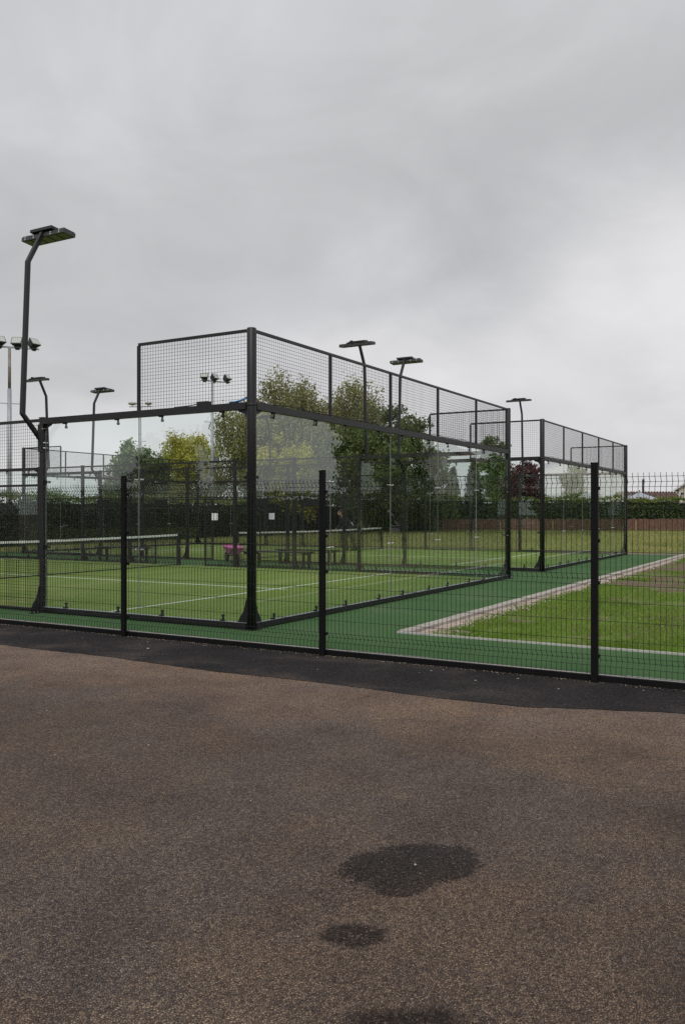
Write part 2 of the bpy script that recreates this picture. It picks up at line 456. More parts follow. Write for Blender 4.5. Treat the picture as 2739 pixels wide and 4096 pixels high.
# ------------------------------------------------------------------ mesh helpers
class MB:
    """collects boxes, tubes and lathes into one mesh"""

    def __init__(self):
        self.v, self.f, self.mi, self.cur = [], [], [], 0

    def add(self, vs, fs):
        o = len(self.v)
        self.v += [tuple(p) for p in vs]
        for f in fs:
            self.f.append(tuple(i + o for i in f))
            self.mi.append(self.cur)
        return self

    def box(self, x0, x1, y0, y1, z0, z1, M=None):
        vs = [Vector((x, y, z)) for z in (z0, z1) for y in (y0, y1) for x in (x0, x1)]
        if M:
            vs = [M @ p for p in vs]
        return self.add(vs, [(0, 2, 3, 1), (4, 5, 7, 6), (0, 1, 5, 4), (2, 6, 7, 3), (0, 4, 6, 2), (1, 3, 7, 5)])

    def tube(self, pts, rad, sides=8, cap=True, phase=0.0, ref=None):
        pts = [Vector(p) for p in pts]
        rads = rad if hasattr(rad, '__len__') else [rad] * len(pts)
        rings = []
        if ref:
            ref = Vector(ref)
        for i, p in enumerate(pts):
            d = (pts[min(i + 1, len(pts) - 1)] - pts[max(i - 1, 0)]).normalized()
            if ref is None:
                ref = Vector((0, 0, 1)) if abs(d.z) < 0.9 else Vector((0, 1, 0))
            u = d.cross(ref).normalized()
            w = d.cross(u).normalized()
            # mitre on bends
            k = 1.0
            if 0 < i < len(pts) - 1:
                a, b = (pts[i] - pts[i - 1]).normalized(), (pts[i + 1] - pts[i]).normalized()
                k = 1.0 / max(0.5, math.sqrt((1 + a.dot(b)) / 2))
            rings.append([p + (u * math.cos(2 * math.pi * s / sides + phase) + w * math.sin(2 * math.pi * s / sides + phase) * k) * rads[i] for s in range(sides)])
        vs = [q for r in rings for q in r]
        fs = [(i * sides + s, i * sides + (s + 1) % sides, (i + 1) * sides + (s + 1) % sides, (i + 1) * sides + s)
              for i in range(len(pts) - 1) for s in range(sides)]
        if cap:
            fs.append(tuple(range(sides))[::-1])
            fs.append(tuple((len(pts) - 1) * sides + s for s in range(sides)))
        return self.add(vs, fs)

    def wire(self, a, b, r):
        """a straight thin four-sided wire without caps"""
        return self.tube([a, b], r, 4, False, math.pi / 4)

    def ball(self, c, rx, ry=None, rz=None, n=10, m=7, M=None):
        ry = ry or rx
        rz = rz or rx
        vs = []
        for j in range(m + 1):
            t = math.pi * j / m
            for i in range(n):
                a = 2 * math.pi * i / n
                p = Vector((rx * math.sin(t) * math.cos(a), ry * math.sin(t) * math.sin(a), rz * math.cos(t)))
                if M:
                    p = M @ p
                vs.append(p + Vector(c))
        fs = [(j * n + i, (j + 1) * n + i, (j + 1) * n + (i + 1) % n, j * n + (i + 1) % n) for j in range(m) for i in range(n)]
        return self.add(vs, fs)

    def prism(self, poly, ax, t0, t1):
        """poly in the plane of the two other axes, extruded along axis ax"""
        def mk(p, t):
            return {0: (t, p[0], p[1]), 1: (p[0], t, p[1]), 2: (p[0], p[1], t)}[ax]
        n = len(poly)
        vs = [mk(p, t0) for p in poly] + [mk(p, t1) for p in poly]
        fs = [(i, (i + 1) % n, n + (i + 1) % n, n + i) for i in range(n)]
        fs += [tuple(range(n))[::-1], tuple(range(n, 2 * n))]
        return self.add(vs, fs)

    def mesh(self, name, mats, smooth=False):
        me = bpy.data.meshes.new(name)
        me.from_pydata(self.v, [], self.f)
        for m in (mats if isinstance(mats, (list, tuple)) else [mats]):
            me.materials.append(MATS[m])
        if len(me.materials) > 1:
            me.polygons.foreach_set('material_index', self.mi)
        if smooth:
            me.polygons.foreach_set('use_smooth', [len(f) == 4 for f in self.f])
        me.update()
        return me

    def build(self, name, mats, parent=None, loc=(0, 0, 0), rot=(0, 0, 0), smooth=False):
        return put(name, self.mesh(name, mats, smooth), parent, loc, rot)


def put(name, me, parent=None, loc=(0, 0, 0), rot=(0, 0, 0)):
    o = bpy.data.objects.new(name, me)
    C.objects.link(o)
    o.location = loc
    o.rotation_euler = rot
    if parent:
        o.parent = parent
    return o


def tag(o, label=None, cat=None, group=None, kind=None):
    for k, v in (('label', label), ('category', cat), ('group', group), ('kind', kind)):
        if v:
            o[k] = v
    return o


def empty(name, loc, rz=0.0):
    o = bpy.data.objects.new(name, None)
    o.empty_display_size = 0.2
    C.objects.link(o)
    o.location = loc
    o.rotation_euler = (0, 0, rz)
    return o


def copy_tree(o, parent=None):
    c = o.copy()
    C.objects.link(c)
    c.parent = parent
    for ch in list(o.children):
        copy_tree(ch, c)
    return c


def quads_mesh(name, V, mat, tri=False):
    """V: (n, 4|3, 3) float array, one face each"""
    k = 3 if tri else 4
    n = len(V)
    me = bpy.data.meshes.new(name)
    me.vertices.add(n * k)
    me.vertices.foreach_set('co', V.reshape(-1).astype(np.float32))
    me.loops.add(n * k)
    me.loops.foreach_set('vertex_index', np.arange(n * k, dtype=np.int32))
    me.polygons.add(n)
    me.polygons.foreach_set('loop_start', np.arange(0, n * k, k, dtype=np.int32))
    me.polygons.foreach_set('loop_total', np.full(n, k, dtype=np.int32))
    me.materials.append(MATS[mat])
    me.update(calc_edges=True)
    return me


def sheet(name, poly, z, mat, depth=0.0):
    mb = MB()
    if depth:
        mb.prism(poly, 2, z - depth, z)
    else:
        mb.add([(x, y, z) for x, y in poly], [tuple(range(len(poly)))])
    return tag(mb.build(name, mat), kind='structure')


# ------------------------------------------------------------------ the setting: ground sheets
CW, CL = 10.2, 20.0            # court width (X) and length (Y), post to post
X1, X2 = 0.0, 12.9             # the two courts
sheet('grass_field', [(-0.955, -300), (420, -300), (420, 420), (-0.955, 420)], -0.03, 'field_soil_grass')
sheet('car_park_tarmac', [(-420, -300), (-0.955, -300), (-0.955, 420), (-420, 420)], -0.060, 'old_tarmac')
# the newer strip has a slightly wandering edge
edge = [(-2.30 + 0.05 * math.sin(y * 0.55) + 0.03 * math.sin(y * 2.3 + 1) + (0.30 * (-4.5 - y) if -6.6 < y < -4.5 else 0.63 if y <= -6.6 else 0) + rng.normal(0, 0.008), y) for y in np.arange(-30, 60, 0.12)]
sheet('tarmac_strip', [(-0.955, 60), (-0.955, -30)] + edge, -0.056, 'new_tarmac')
sheet('court_surround', [(-0.876, -40), (0.668, -40), (0.668, -1.80), (23.62, -1.80), (23.62, 21.6), (-0.876, 21.6)], 0.0, 'green_surround', 0.05)
sheet('soil_border', [(23.64, -3.2), (25.3, -2.6), (24.9, 4), (25.1, 12), (24.7, 22.5), (23.64, 22.5)], -0.02, 'bare_soil')


def edging(name, along, a0, a1, c0, c1, z0, z1, step, mat):
    """a run of edging slabs, each slab a piece of its own"""
    root = tag(empty(name, (0, 0, 0)), kind='structure')
    n = max(1, round((a1 - a0) / step))
    step = (a1 - a0) / n
    me = MB().box(0.003, step - 0.003, 0, c1 - c0, z0, z1).mesh('edging_slab', mat)
    for i in range(n):
        j = random.uniform(-0.004, 0.004)
        if along == 'x':
            put('edging_slab', me, root, (a0 + i * step, c0 + j, j * 0.5))
        else:
            put('edging_slab', me, root, (c1 + j, a0 + i * step, j * 0.5), (0, 0, R(90)))
    return root


edging('court_kerb', 'x', 0.72, 25.4, -1.98, -1.81, -0.06, 0.032, 0.915, 'concrete_edge')
edging('lawn_edging', 'y', -14.0, -1.81, 0.672, 0.706, -0.06, 0.022, 0.915, 'pale_edge')
edging('fence_edging', 'y', -16.0, 14.0, -0.912, -0.880, -0.055, 0.010, 1.0, 'pale_edge')


def scatter_stones(name, n, xr, yr, size, mat, z, label, cat):
    ico = np.array([(0, 0, 1), (1, 0, 0), (0, 1, 0), (-1, 0, 0), (0, -1, 0), (0, 0, -1)], float)
    fs = [(0, 1, 2), (0, 2, 3), (0, 3, 4), (0, 4, 1), (5, 2, 1), (5, 3, 2), (5, 4, 3), (5, 1, 4)]
    mb = MB()
    for i in range(n):
        s = rng.uniform(*size)
        a = rng.uniform(0, 6.28)
        q = ico * np.array([s, s * rng.uniform(0.6, 1), s * rng.uniform(0.45, 0.8)]) * rng.uniform(0.8, 1.2, (6, 3))
        q = q @ np.array([[math.cos(a), -math.sin(a), 0], [math.sin(a), math.cos(a), 0], [0, 0, 1]])
        mb.add(q + np.array([xr(i), yr(i), z + s * 0.25]), fs)
    o = mb.build(name, mat)
    tag(o, label, cat, kind='stuff')


scatter_stones('grit', 900, lambda i: -0.975 - abs(rng.normal(0, 0.045)), lambda i: -7.0 + 12.5 * rng.uniform(), (0.002, 0.007), 'dry_leaf', -0.055,
               'grit and dry crumbs gathered along the foot of the fence board', 'grit')
GX = rng.uniform(0, 1, 5000)
scatter_stones('gravel', 3600, lambda i: 0.78 + 22.8 * GX[i] ** 1.7,
               lambda i: -1.99 - abs(rng.normal(0, 0.13)) * (1.0 + 1.2 * (GX[i] < 0.12)), (0.012, 0.034), 'gravel_stone', -0.025,
               'pinkish grey gravel spilled along the lawn side of the kerb', 'gravel')


# ------------------------------------------------------------------ grass
def blades(name, n, xs, ys, hs, ws, mat, label, z=-0.03, lean=0.5):
    a = rng.uniform(0, 2 * np.pi, n)
    la = rng.uniform(0, 2 * np.pi, n)
    V = np.zeros((n, 3, 3))
    dx, dy = np.cos(a) * ws, np.sin(a) * ws
    V[:, 0] = np.stack([xs - dx, ys - dy, np.full(n, z)], 1)
    V[:, 1] = np.stack([xs + dx, ys + dy, np.full(n, z)], 1)
    ln = rng.uniform(0, lean, n) * hs
    V[:, 2] = np.stack([xs + np.cos(la) * ln, ys + np.sin(la) * ln, z + hs], 1)
    o = put(name, quads_mesh(name, V, mat, True))
    return tag(o, label, 'grass', kind='stuff')


def vnoise(x, y, s, seed):
    """cheap smooth value noise"""
    r = np.random.default_rng(seed).uniform(0, 1, (64, 64))
    u, v = x / s % 64, y / s % 64
    i, j = u.astype(int), v.astype(int)
    fu, fv = u - i, v - j
    fu, fv = fu * fu * (3 - 2 * fu), fv * fv * (3 - 2 * fv)
    i1, j1 = (i + 1) % 64, (j + 1) % 64
    return (r[i, j] * (1 - fu) + r[i1, j] * fu) * (1 - fv) + (r[i, j1] * (1 - fu) + r[i1, j1] * fu) * fv


n = 210000
xs = 0.715 + 23.5 * rng.uniform(0, 1, n) ** 1.9
ys = -2.03 - 9.5 * rng.uniform(0, 1, n) ** 1.25
nz = 0.55 * vnoise(xs, ys, 1.3, 3) + 0.3 * vnoise(xs, ys, 0.4, 4) + 0.15 * vnoise(xs, ys, 0.13, 5)
soil = np.clip((xs - 6) / 20, 0, 0.22) + 0.15 * np.clip(1 - np.hypot(xs - 15.5, ys + 6.4) / 6.5, 0, 1) + 0.22 * (vnoise(xs, ys, 0.55, 21) > 0.83)
fringe = np.clip((-1.95 - ys) / 0.35, 0, 1)
nz += 0.10 * (vnoise(xs, ys, 2.7, 6) - 0.5)
keep = (nz * (0.35 + 0.65 * fringe) > 0.37 + soil + 0.1 * rng.uniform(-1, 1, n))
xs, ys = xs[keep], ys[keep]
n = len(xs)
blades('lawn_grass', n, xs, ys, rng.uniform(0.02, 0.055, n) * (1 + xs * 0.03), rng.uniform(0.003, 0.006, n) * (1 + xs * 0.06), 'grass_lawn',
       'bright short lawn grass beside the green court path')
n = 900
xs = 0.75 + 16 * rng.uniform(0, 1, n) ** 1.6
ys = -2.1 - 8.0 * rng.uniform(0, 1, n) ** 1.2
cl = vnoise(xs, ys, 0.8, 12) > 0.45
xs, ys = xs[cl], ys[cl]
n = len(xs)
ang_, sz = rng.uniform(0, 6.28, n), rng.uniform(0.010, 0.028, n)
zz_ = rng.uniform(-0.005, 0.02, n)
V = np.stack([np.stack([xs + np.cos(ang_ + q) * sz * m_, ys + np.sin(ang_ + q) * sz * m_, zz_ + rng.uniform(0, 0.008, n)], 1) for q, m_ in ((0, 1), (1.57, 0.5), (3.14, 1), (4.71, 0.5))], 1)
tag(put('leaf_litter', quads_mesh('leaf_litter', V, 'dry_leaf')), 'dry pale leaves and clippings strewn over the lawn', 'leaf litter', kind='stuff')
n = 130000
xs = 24.9 + 40 * rng.uniform(0, 1, n) ** 1.3
ys = rng.uniform(-22, 26, n)
ok = vnoise(xs, ys, 1.6, 9) > 0.25 + 0.35 * np.clip((28.5 - xs) / 4, 0, 1)
xs, ys = xs[ok], ys[ok]
n = len(xs)
blades('meadow_grass', n, xs, ys, rng.uniform(0.10, 0.34, n) * (0.45 + 0.55 * np.clip((xs - 26) / 10, 0, 1)), rng.uniform(0.012, 0.03, n), 'grass_meadow',
       'tall yellowish meadow grass in front of the timber fence')
n = 30000
xs, ys = rng.uniform(2, 48, n), rng.uniform(21.9, 24.2, n)
blades('verge_grass', n, xs, ys, rng.uniform(0.05, 0.16, n), rng.uniform(0.008, 0.02, n), 'grass_meadow', 'rough grass verge between the courts and the dark hedge')

# ------------------------------------------------------------------ courts: turf, lines
for k, x0 in enumerate((X1, X2)):
    t = sheet('court_turf', [(x0 + 0.05, 0.05), (x0 + CW - 0.05, 0.05), (x0 + CW - 0.05, CL - 0.05), (x0 + 0.05, CL - 0.05)], 0.010, 'court_turf')
    xm = x0 + CW / 2
    for a in ((x0 + 0.08, x0 + CW - 0.08, 3.05, 3.11), (x0 + 0.08, x0 + CW - 0.08, 16.89, 16.95), (xm - 0.03, xm + 0.03, 2.85, 3.044), (xm - 0.03, xm + 0.03, 3.116, 9.9),
              (xm - 0.03, xm + 0.03, 10.1, 16.884)):
        MB().box(a[0], a[1], a[2], a[3], 0.0105, 0.0145).build('painted_line', 'line_paint', t)

# ------------------------------------------------------------------ court cages
GRID = {}


def grid_mesh(w, h):
    key = (round(w, 3), round(h, 3))
    if key not in GRID:
        mb = MB()
        nx, nz_ = round(w / 0.05), round(h / 0.05)
        for i in range(1, nx):
            mb.wire((w * i / nx, 0.0022, 0), (w * i / nx, 0.0022, h), 0.0025)
        for j in range(1, nz_):
            mb.wire((0, -0.0022, h * j / nz_), (w, -0.0022, h * j / nz_), 0.0025)
        GRID[key] = mb.mesh('wire_grid', 'dark_wire')
    return GRID[key]


def clamp_mesh():
    """bracket that holds the pane from the rail, with a round button; z up from the rail"""
    mb = MB()
    mb.box(-0.04, 0.03, -0.018, 0.018, 0, 0.018)
    mb.box(-0.014, 0.014, -0.026, -0.012, 0.0, 0.07)
    mb.tube([(0, -0.034, 0.066), (0, -0.008, 0.066)], 0.021, 10)
    mb.cur = 1
    mb.tube([(0, -0.040, 0.070), (0, -0.0341, 0.070)], 0.010, 8)
    return mb.mesh('clamp', ['black_paint', 'steel'])


def stud_mesh():
    mb = MB()
    mb.tube([(0, -0.030, 0), (0, -0.012, 0)], [0.015, 0.013], 10)
    mb.tube([(0, -0.012, 0), (0, 0.025, 0)], 0.008, 8)
    mb.tube([(0, 0.012, 0), (0, 0.030, 0)], 0.014, 10)
    return mb.mesh('stud', 'steel', True)


def gusset_mesh(h=0.42, flare=0.17, r0=0.055):
    prof = [(r0, 0.012), (flare + r0, 0.012), (flare + r0, 0.09), (flare * 0.8 + r0, 0.15), (flare * 0.42 + r0, 0.24), (flare * 0.28 + r0, 0.33),
            (flare * 0.22 + r0, h - 0.04), (flare * 0.1 + r0, h), (r0, h)]
    mb = MB()
    mb.prism(prof, 1, -0.007, 0.007)
    mb.box(r0, flare + r0 + 0.012, -0.05, 0.05, 0, 0.012)
    mb.cur = 1
    for dx in (0.07, 0.14):
        mb.tube([(r0 + dx, -0.028, 0.0), (r0 + dx, -0.028, 0.034)], 0.011, 6)
        mb.tube([(r0 + dx, 0.028, 0.0), (r0 + dx, 0.028, 0.034)], 0.011, 6)
    return mb.mesh('foot_gusset', ['black_paint', 'steel'])


ME_CLAMP, ME_STUD, ME_GUSSET = clamp_mesh(), stud_mesh(), gusset_mesh()
ME_CPOST = MB().tube([(0, 0, 0), (0, 0, 4.0), (0, 0, 4.01)], [0.0635, 0.0635, 0.058], 24).mesh('corner_post', 'black_paint', True)
ME_SPOST = MB().box(-0.036, 0.036, -0.045, 0.045, 0, 3.03).box(-0.042, 0.042, -0.051, 0.051, 3.031, 3.042).mesh('side_post', 'black_paint')
ME_COLLAR = MB().tube([(0, 0, 2.975), (0, 0, 3.0)], 0.069, 24).mesh('collar', 'black_paint', True)
PANES = {}


def pane_mesh(w):
    if w not in PANES:
        mb = MB()
        z0, z1 = 0.094, 2.926
        vs = [(x, y, z) for z in (z0, z1) for y in (-0.0045, 0.0045) for x in (0.0025, w - 0.0025)]
        mb.add(vs, [(0, 1, 5, 4), (2, 6, 7, 3)])
        mb.cur = 1
        mb.add(vs, [(0, 2, 3, 1), (4, 5, 7, 6), (0, 4, 6, 2), (1, 3, 7, 5)])
        PANES[w] = mb.mesh('glass_pane', ['court_glass', 'glass_edge'])
    return PANES[w]


def build_cage(x0, label):
    root = tag(empty('padel_court_cage', (x0, 0, 0)), label, 'padel court', 'padel court cages')
    # corner posts
    for (x, y, ax, ay) in ((0, 0, 0, 90), (CW, 0, 180, 90), (0, CL, 0, -90), (CW, CL, 180, -90)):
        p = put('corner_post', ME_CPOST, root, (x, y, 0))
        put('collar', ME_COLLAR, p)
        for a in (ax, ay):
            # gussets stand along the two walls; the outer one stands off the end of the wall line
            put('foot_gusset', ME_GUSSET, p, (0, 0, 0), (0, 0, R(a)))
        if x == CW:
            put('foot_gusset', ME_GUSSET, p, (0, 0, 0), (0, 0, R(0)))
        MB().box(-0.1, 0.1, -0.1, 0.1, 0.0002, 0.011).build('base_plate', 'black_paint', p)
    # side posts
    for x in (0, CW):
        for y in (4, 6, 8, 12, 14, 16):
            p = put('side_post', ME_SPOST, root, (x, y, 0))
            put('foot_gusset', ME_GUSSET, p, (0, 0, 0), (0, 0, R(180 if x == 0 else 0)))
    # one glass wall run: origin, rotation, panes, panes with mesh above
    def run(ox, oy, rz, npan, nmesh, mesh_from, corner_end):
        w = (CW if npan == 5 else 4.0) / npan
        tot = w * npan
        M = Matrix.Translation((ox, oy, 0)) @ Matrix.Rotation(rz, 4, 'Z')

        def loc(x, y=0, z=0):
            return tuple(M @ Vector((x, y, z)))
        a0 = 0.065
        a1 = tot - (0.065 if corner_end else 0.045)
        br_ = put('bottom_rail', MB().box(a0, a1, -0.04, 0.04, 0.012, 0.084).mesh('bottom_rail', 'black_paint'), root, loc(0), (0, 0, rz))
        put('rail_sheen_strip', MB().box(a0, a1, -0.032, 0.032, 0.0842, 0.0878).mesh('rail_sheen_strip', 'galvanised'), br_)  # pale strip added to show the sky's sheen along the rail top
        put('top_rail', MB().box(a0, a1, -0.045, 0.045, 2.932, 3.026).mesh('top_rail', 'black_paint'), root, loc(0), (0, 0, rz))
        for e in ((a0, 1), (a1, -1)):
            put('corner_bracket', MB().prism([(0, 2.931), (e[1] * 0.16, 2.931), (e[1] * 0.13, 2.905), (e[1] * 0.04, 2.87), (0, 2.80)][::e[1]], 1, -0.012, 0.012).mesh('corner_bracket', 'black_paint'),
                root, loc(e[0]), (0, 0, rz))
        for i in range(npan):
            s = i * w + (0.062 if i == 0 else 0)
            e = (i + 1) * w - (0.062 if i == npan - 1 else 0)
            pw = round(e - s, 3)
            tilt = random.uniform(-0.0012, 0.0012)
            g = put('glass_pane', pane_mesh(pw), root, loc(s), (0, 0, rz + tilt))
            for fx in (0.22, 0.78):
                put('clamp', ME_CLAMP, g, (pw * fx, 0.0, 0.0885))
                put('clamp', ME_CLAMP, g, (pw * fx, 0.0, 2.9315), (R(180), 0, R(180)))
            for zz_ in (1.02, 2.03):
                for sx, on in ((0.055, i > 0), (pw - 0.055, i < npan - 1)):
                    if on:
                        put('stud', ME_STUD, g, (sx, 0, zz_))
                if i == 0:
                    put('clamp', ME_CLAMP, g, (-0.01, 0, zz_), (0, R(90), 0))
                if i == npan - 1:
                    put('clamp', ME_CLAMP, g, (pw + 0.01, 0, zz_), (0, R(-90), 0))
        # mesh above
        lo, hi = mesh_from * w, (mesh_from + nmesh) * w
        put('mesh_top_rail', MB().box(max(lo, a0), min(hi, a1), -0.018, 0.018, 3.962, 4.0).mesh('mesh_top_rail', 'black_paint'), root, loc(0), (0, 0, rz))
        for i in range(nmesh):
            s = lo + i * w
            mp = put('mesh_upright', MB().box(-0.02, 0.02, -0.0195, 0.0195, 3.0265, 3.9615).mesh('mesh_upright', 'black_paint'), root,
                     loc(s + w if not (corner_end is False and mesh_from > 0) else s), (0, 0, rz)) if (i < nmesh - 1 or not corner_end) else None
            par = mp if mp else root
            gs = 0.066 if s == 0 else 0.021
            ge = 0.066 if abs(s + w - tot) < 1e-6 and corner_end else 0.021
            gm = grid_mesh(w - gs - ge, 0.933)
            go = put('wire_grid', gm, root, loc(s + gs, 0, 3.0275), (0, 0, rz))
            tag(go, kind='stuff')
    run(0, 0, 0, 5, 5, 0, True)
    run(0, CL, 0, 5, 5, 0, True)
    # side glass: starts at the corner post
    run(0, 0, R(90), 2, 1, 0, False)
    run(CW, 0, R(90), 2, 1, 0, False)
    run(0, CL, R(-90), 2, 1, 0, False)
    run(CW, CL, R(-90), 2, 1, 0, False)
    # side mesh between the glass ends
    for x in (0, CW):
        def bar(name, y0, y1, z0, z1, t=0.02):
            MB().box(x - t, x + t, y0, y1, z0, z1).build(name, 'black_paint', root)
        ys_ = (4, 6, 8, 12, 14, 16)
        for a, b in zip(ys_[:-1], ys_[1:]):
            bar('side_rail', a + 0.052, b - 0.052, 2.975, 3.02)
            bar('side_rail', a + 0.052, b - 0.052, 1.965, 2.0)
            tag(put('wire_grid', grid_mesh(b - a - 0.104, 0.972), root, (x, a + 0.052, 2.0015), (0, 0, R(90))), kind='stuff')
            if b - a < 3:
                bar('side_rail', a + 0.052, b - 0.052, 0.02, 0.055)
                tag(put('wire_grid', grid_mesh(b - a - 0.104, 1.907), root, (x, a + 0.052, 0.0565), (0, 0, R(90))), kind='stuff')
        for a, b in ((8.0, 9.05), (10.95, 12.0)):
            s, e = (a + 0.052, b - 0.022) if a == 8 else (a + 0.022, b - 0.052)
            bar('side_rail', s, e, 0.02, 0.055)
            jy = b if a == 8 else a
            bar('door_jamb', jy - 0.02, jy + 0.02, 0.0, 1.963)
            tag(put('wire_grid', grid_mesh(e - s, 1.907), root, (x, s, 0.0565), (0, 0, R(90))), kind='stuff')
    return root


build_cage(X1, 'nearer padel court cage of black posts, glass panes and mesh, with tall round corner post')
build_cage(X2, 'farther padel court cage of black posts, glass and mesh, at right beyond the first')


# ------------------------------------------------------------------ nets
def build_net(x0, label):
    root = tag(empty('padel_net', (x0 + CW / 2, 10, 0)), label, 'net', 'padel nets')
    hw = CW / 2 - 0.12

    def top(x):
        return 0.88 + 0.04 * (x / hw) ** 2
    mb = MB()
    N_ = 200
    for i in range(1, N_):
        x = -hw + 2 * hw * i / N_
        mb.wire((x, 0, 0.03), (x, 0, top(x) - 0.03), 0.0022)
    for j in range(18):
        pts = [(-hw + 2 * hw * i / 12, 0.002, 0.03 + (top(-hw + 2 * hw * i / 12) - 0.07) * j / 17) for i in range(13)]
        mb.tube(pts, 0.0024 if j else 0.012, 4, False)
    tag(mb.build('net_mesh', 'net_cord', root), kind='stuff')
    mb = MB()
    for i in range(24):
        xa, xb = -hw + 2 * hw * i / 24, -hw + 2 * hw * (i + 1) / 24
        za, zb = top(xa), top(xb)
        mb.add([(xa, -0.009, za - 0.055), (xb, -0.009, zb - 0.055), (xb, -0.009, zb), (xa, -0.009, za), (xa, 0.009, za - 0.055), (xb, 0.009, zb - 0.055), (xb, 0.009, zb), (xa, 0.009, za)],
               [(0, 1, 2, 3), (5, 4, 7, 6), (3, 2, 6, 7), (1, 0, 4, 5)])
    mb.build('net_band', 'white_band', root)
    for s in (-1, 1):
        p = MB().box(-0.045, 0.045, -0.045, 0.045, 0.011, 0.95).box(-0.11, 0.11, -0.09, 0.09, 0.0106, 0.022).build('net_post', 'black_paint', root, (s * (hw + 0.06), 0, 0))
        MB().tube([(0, -0.075, 0.55), (0, -0.046, 0.55)], 0.03, 10).build('winder', 'steel', p)


build_net(X1, 'black net with white top band across the nearer padel court')
build_net(X2, 'black net with white top band across the farther padel court, behind the benches')


# ------------------------------------------------------------------ court floodlights (arm bolted to the glass end post)
def build_floodlight():
    root = empty('court_floodlight', (0, 0, 0))
    # local +x points into the court, the arm leaves the post on the -x side
    sq = math.sqrt(2)
    arm = MB().tube([(-0.052, 0, 2.70), (-0.39, 0, 3.06), (-0.29, 0, 5.40), (-0.01, 0, 5.925)], 0.030 * sq, 4, True, math.pi / 4, (0, 1, 0)).build('arm', 'black_paint', root)
    mb = MB().box(-0.054, -0.041, -0.06, 0.06, 2.50, 2.93)
    mb.prism([(-0.055, 2.52), (-0.055, 2.78), (-0.16, 2.80)], 1, -0.062, -0.046)
    mb.build('post_bracket', 'black_paint', root)
    for z in (2.56, 2.64, 2.86):
        MB().tube([(-0.062, -0.051, z), (0.0, -0.056, z)], 0.010, 6).build('bolt', 'steel', root)
    tilt = R(6)
    M = Matrix.Translation((0.05, 0, 5.95)) @ Matrix.Rotation(tilt, 4, 'Y')
    MB().box(-0.10, 0.09, -0.24, 0.24, -0.012, 0.034, M).build('mounting_box', 'black_paint', root)
    mb = MB()
    mb.box(0.092, 0.17, -0.26, 0.27, -0.019, 0.005, M)
    mb.box(0.09, 0.15, -0.16, -0.10, -0.03, 0.05, M)
    mb.build('hinge_plate', 'black_paint', root)
    for i in range(5):
        y0 = -0.475 + i * 0.19
        mod = MB()
        mod.box(-0.06, 0.18, y0 + 0.003, y0 + 0.187, -0.098, -0.036, M)
        for k in range(7):                       # cooling fins
            mod.box(-0.05, 0.17, y0 + 0.012 + k * 0.025, y0 + 0.020 + k * 0.025, -0.0355, -0.020, M)
        mo = mod.build('led_module', 'lamp_housing', root)
        MB().box(-0.03, 0.15, y0 + 0.02, y0 + 0.17, -0.1015, -0.0985, M).build('lens', 'led_lens', mo)
        b_ = MB()
        for z in (-0.052, -0.082):
            b_.tube([tuple(M @ Vector((-0.066, y0 + 0.10, z))), tuple(M @ Vector((-0.058, y0 + 0.10, z)))], 0.013, 6)
        b_.build('screw', 'steel', mo)
    return root


FL = build_floodlight()
spots = [(X1, 4, 0, 'black LED floodlight on bent arm at far left, nearest and largest of the court lights'),
         (X1 + CW, 4, 180, 'black LED floodlight above the middle of the nearer glass wall, arm leaning left'),
         (X2, 4, 0, 'black LED floodlight above the nearer glass wall, arm leaning right'),
         (X2 + CW, 4, 180, 'black LED floodlight standing over the left part of the farther cage'),
         (X1 + CW, 16, 180, 'small distant LED floodlight beside the leftmost near post, its arm leaning left'),
         (X2, 16, 0, 'small distant LED floodlight seen left of the raised corner mesh, its arm leaning right'),
         (X2 + CW, 16, 180, 'farthest LED floodlight, mostly hidden behind the round corner post and the birches')]
for i, (x, y, a, lab) in enumerate(spots):
    o = FL if i == 0 else copy_tree(FL)
    o.location = (x, y, 0)
    o.rotation_euler = (0, 0, R(a))
    tag(o, lab, 'floodlight', 'padel court floodlights')


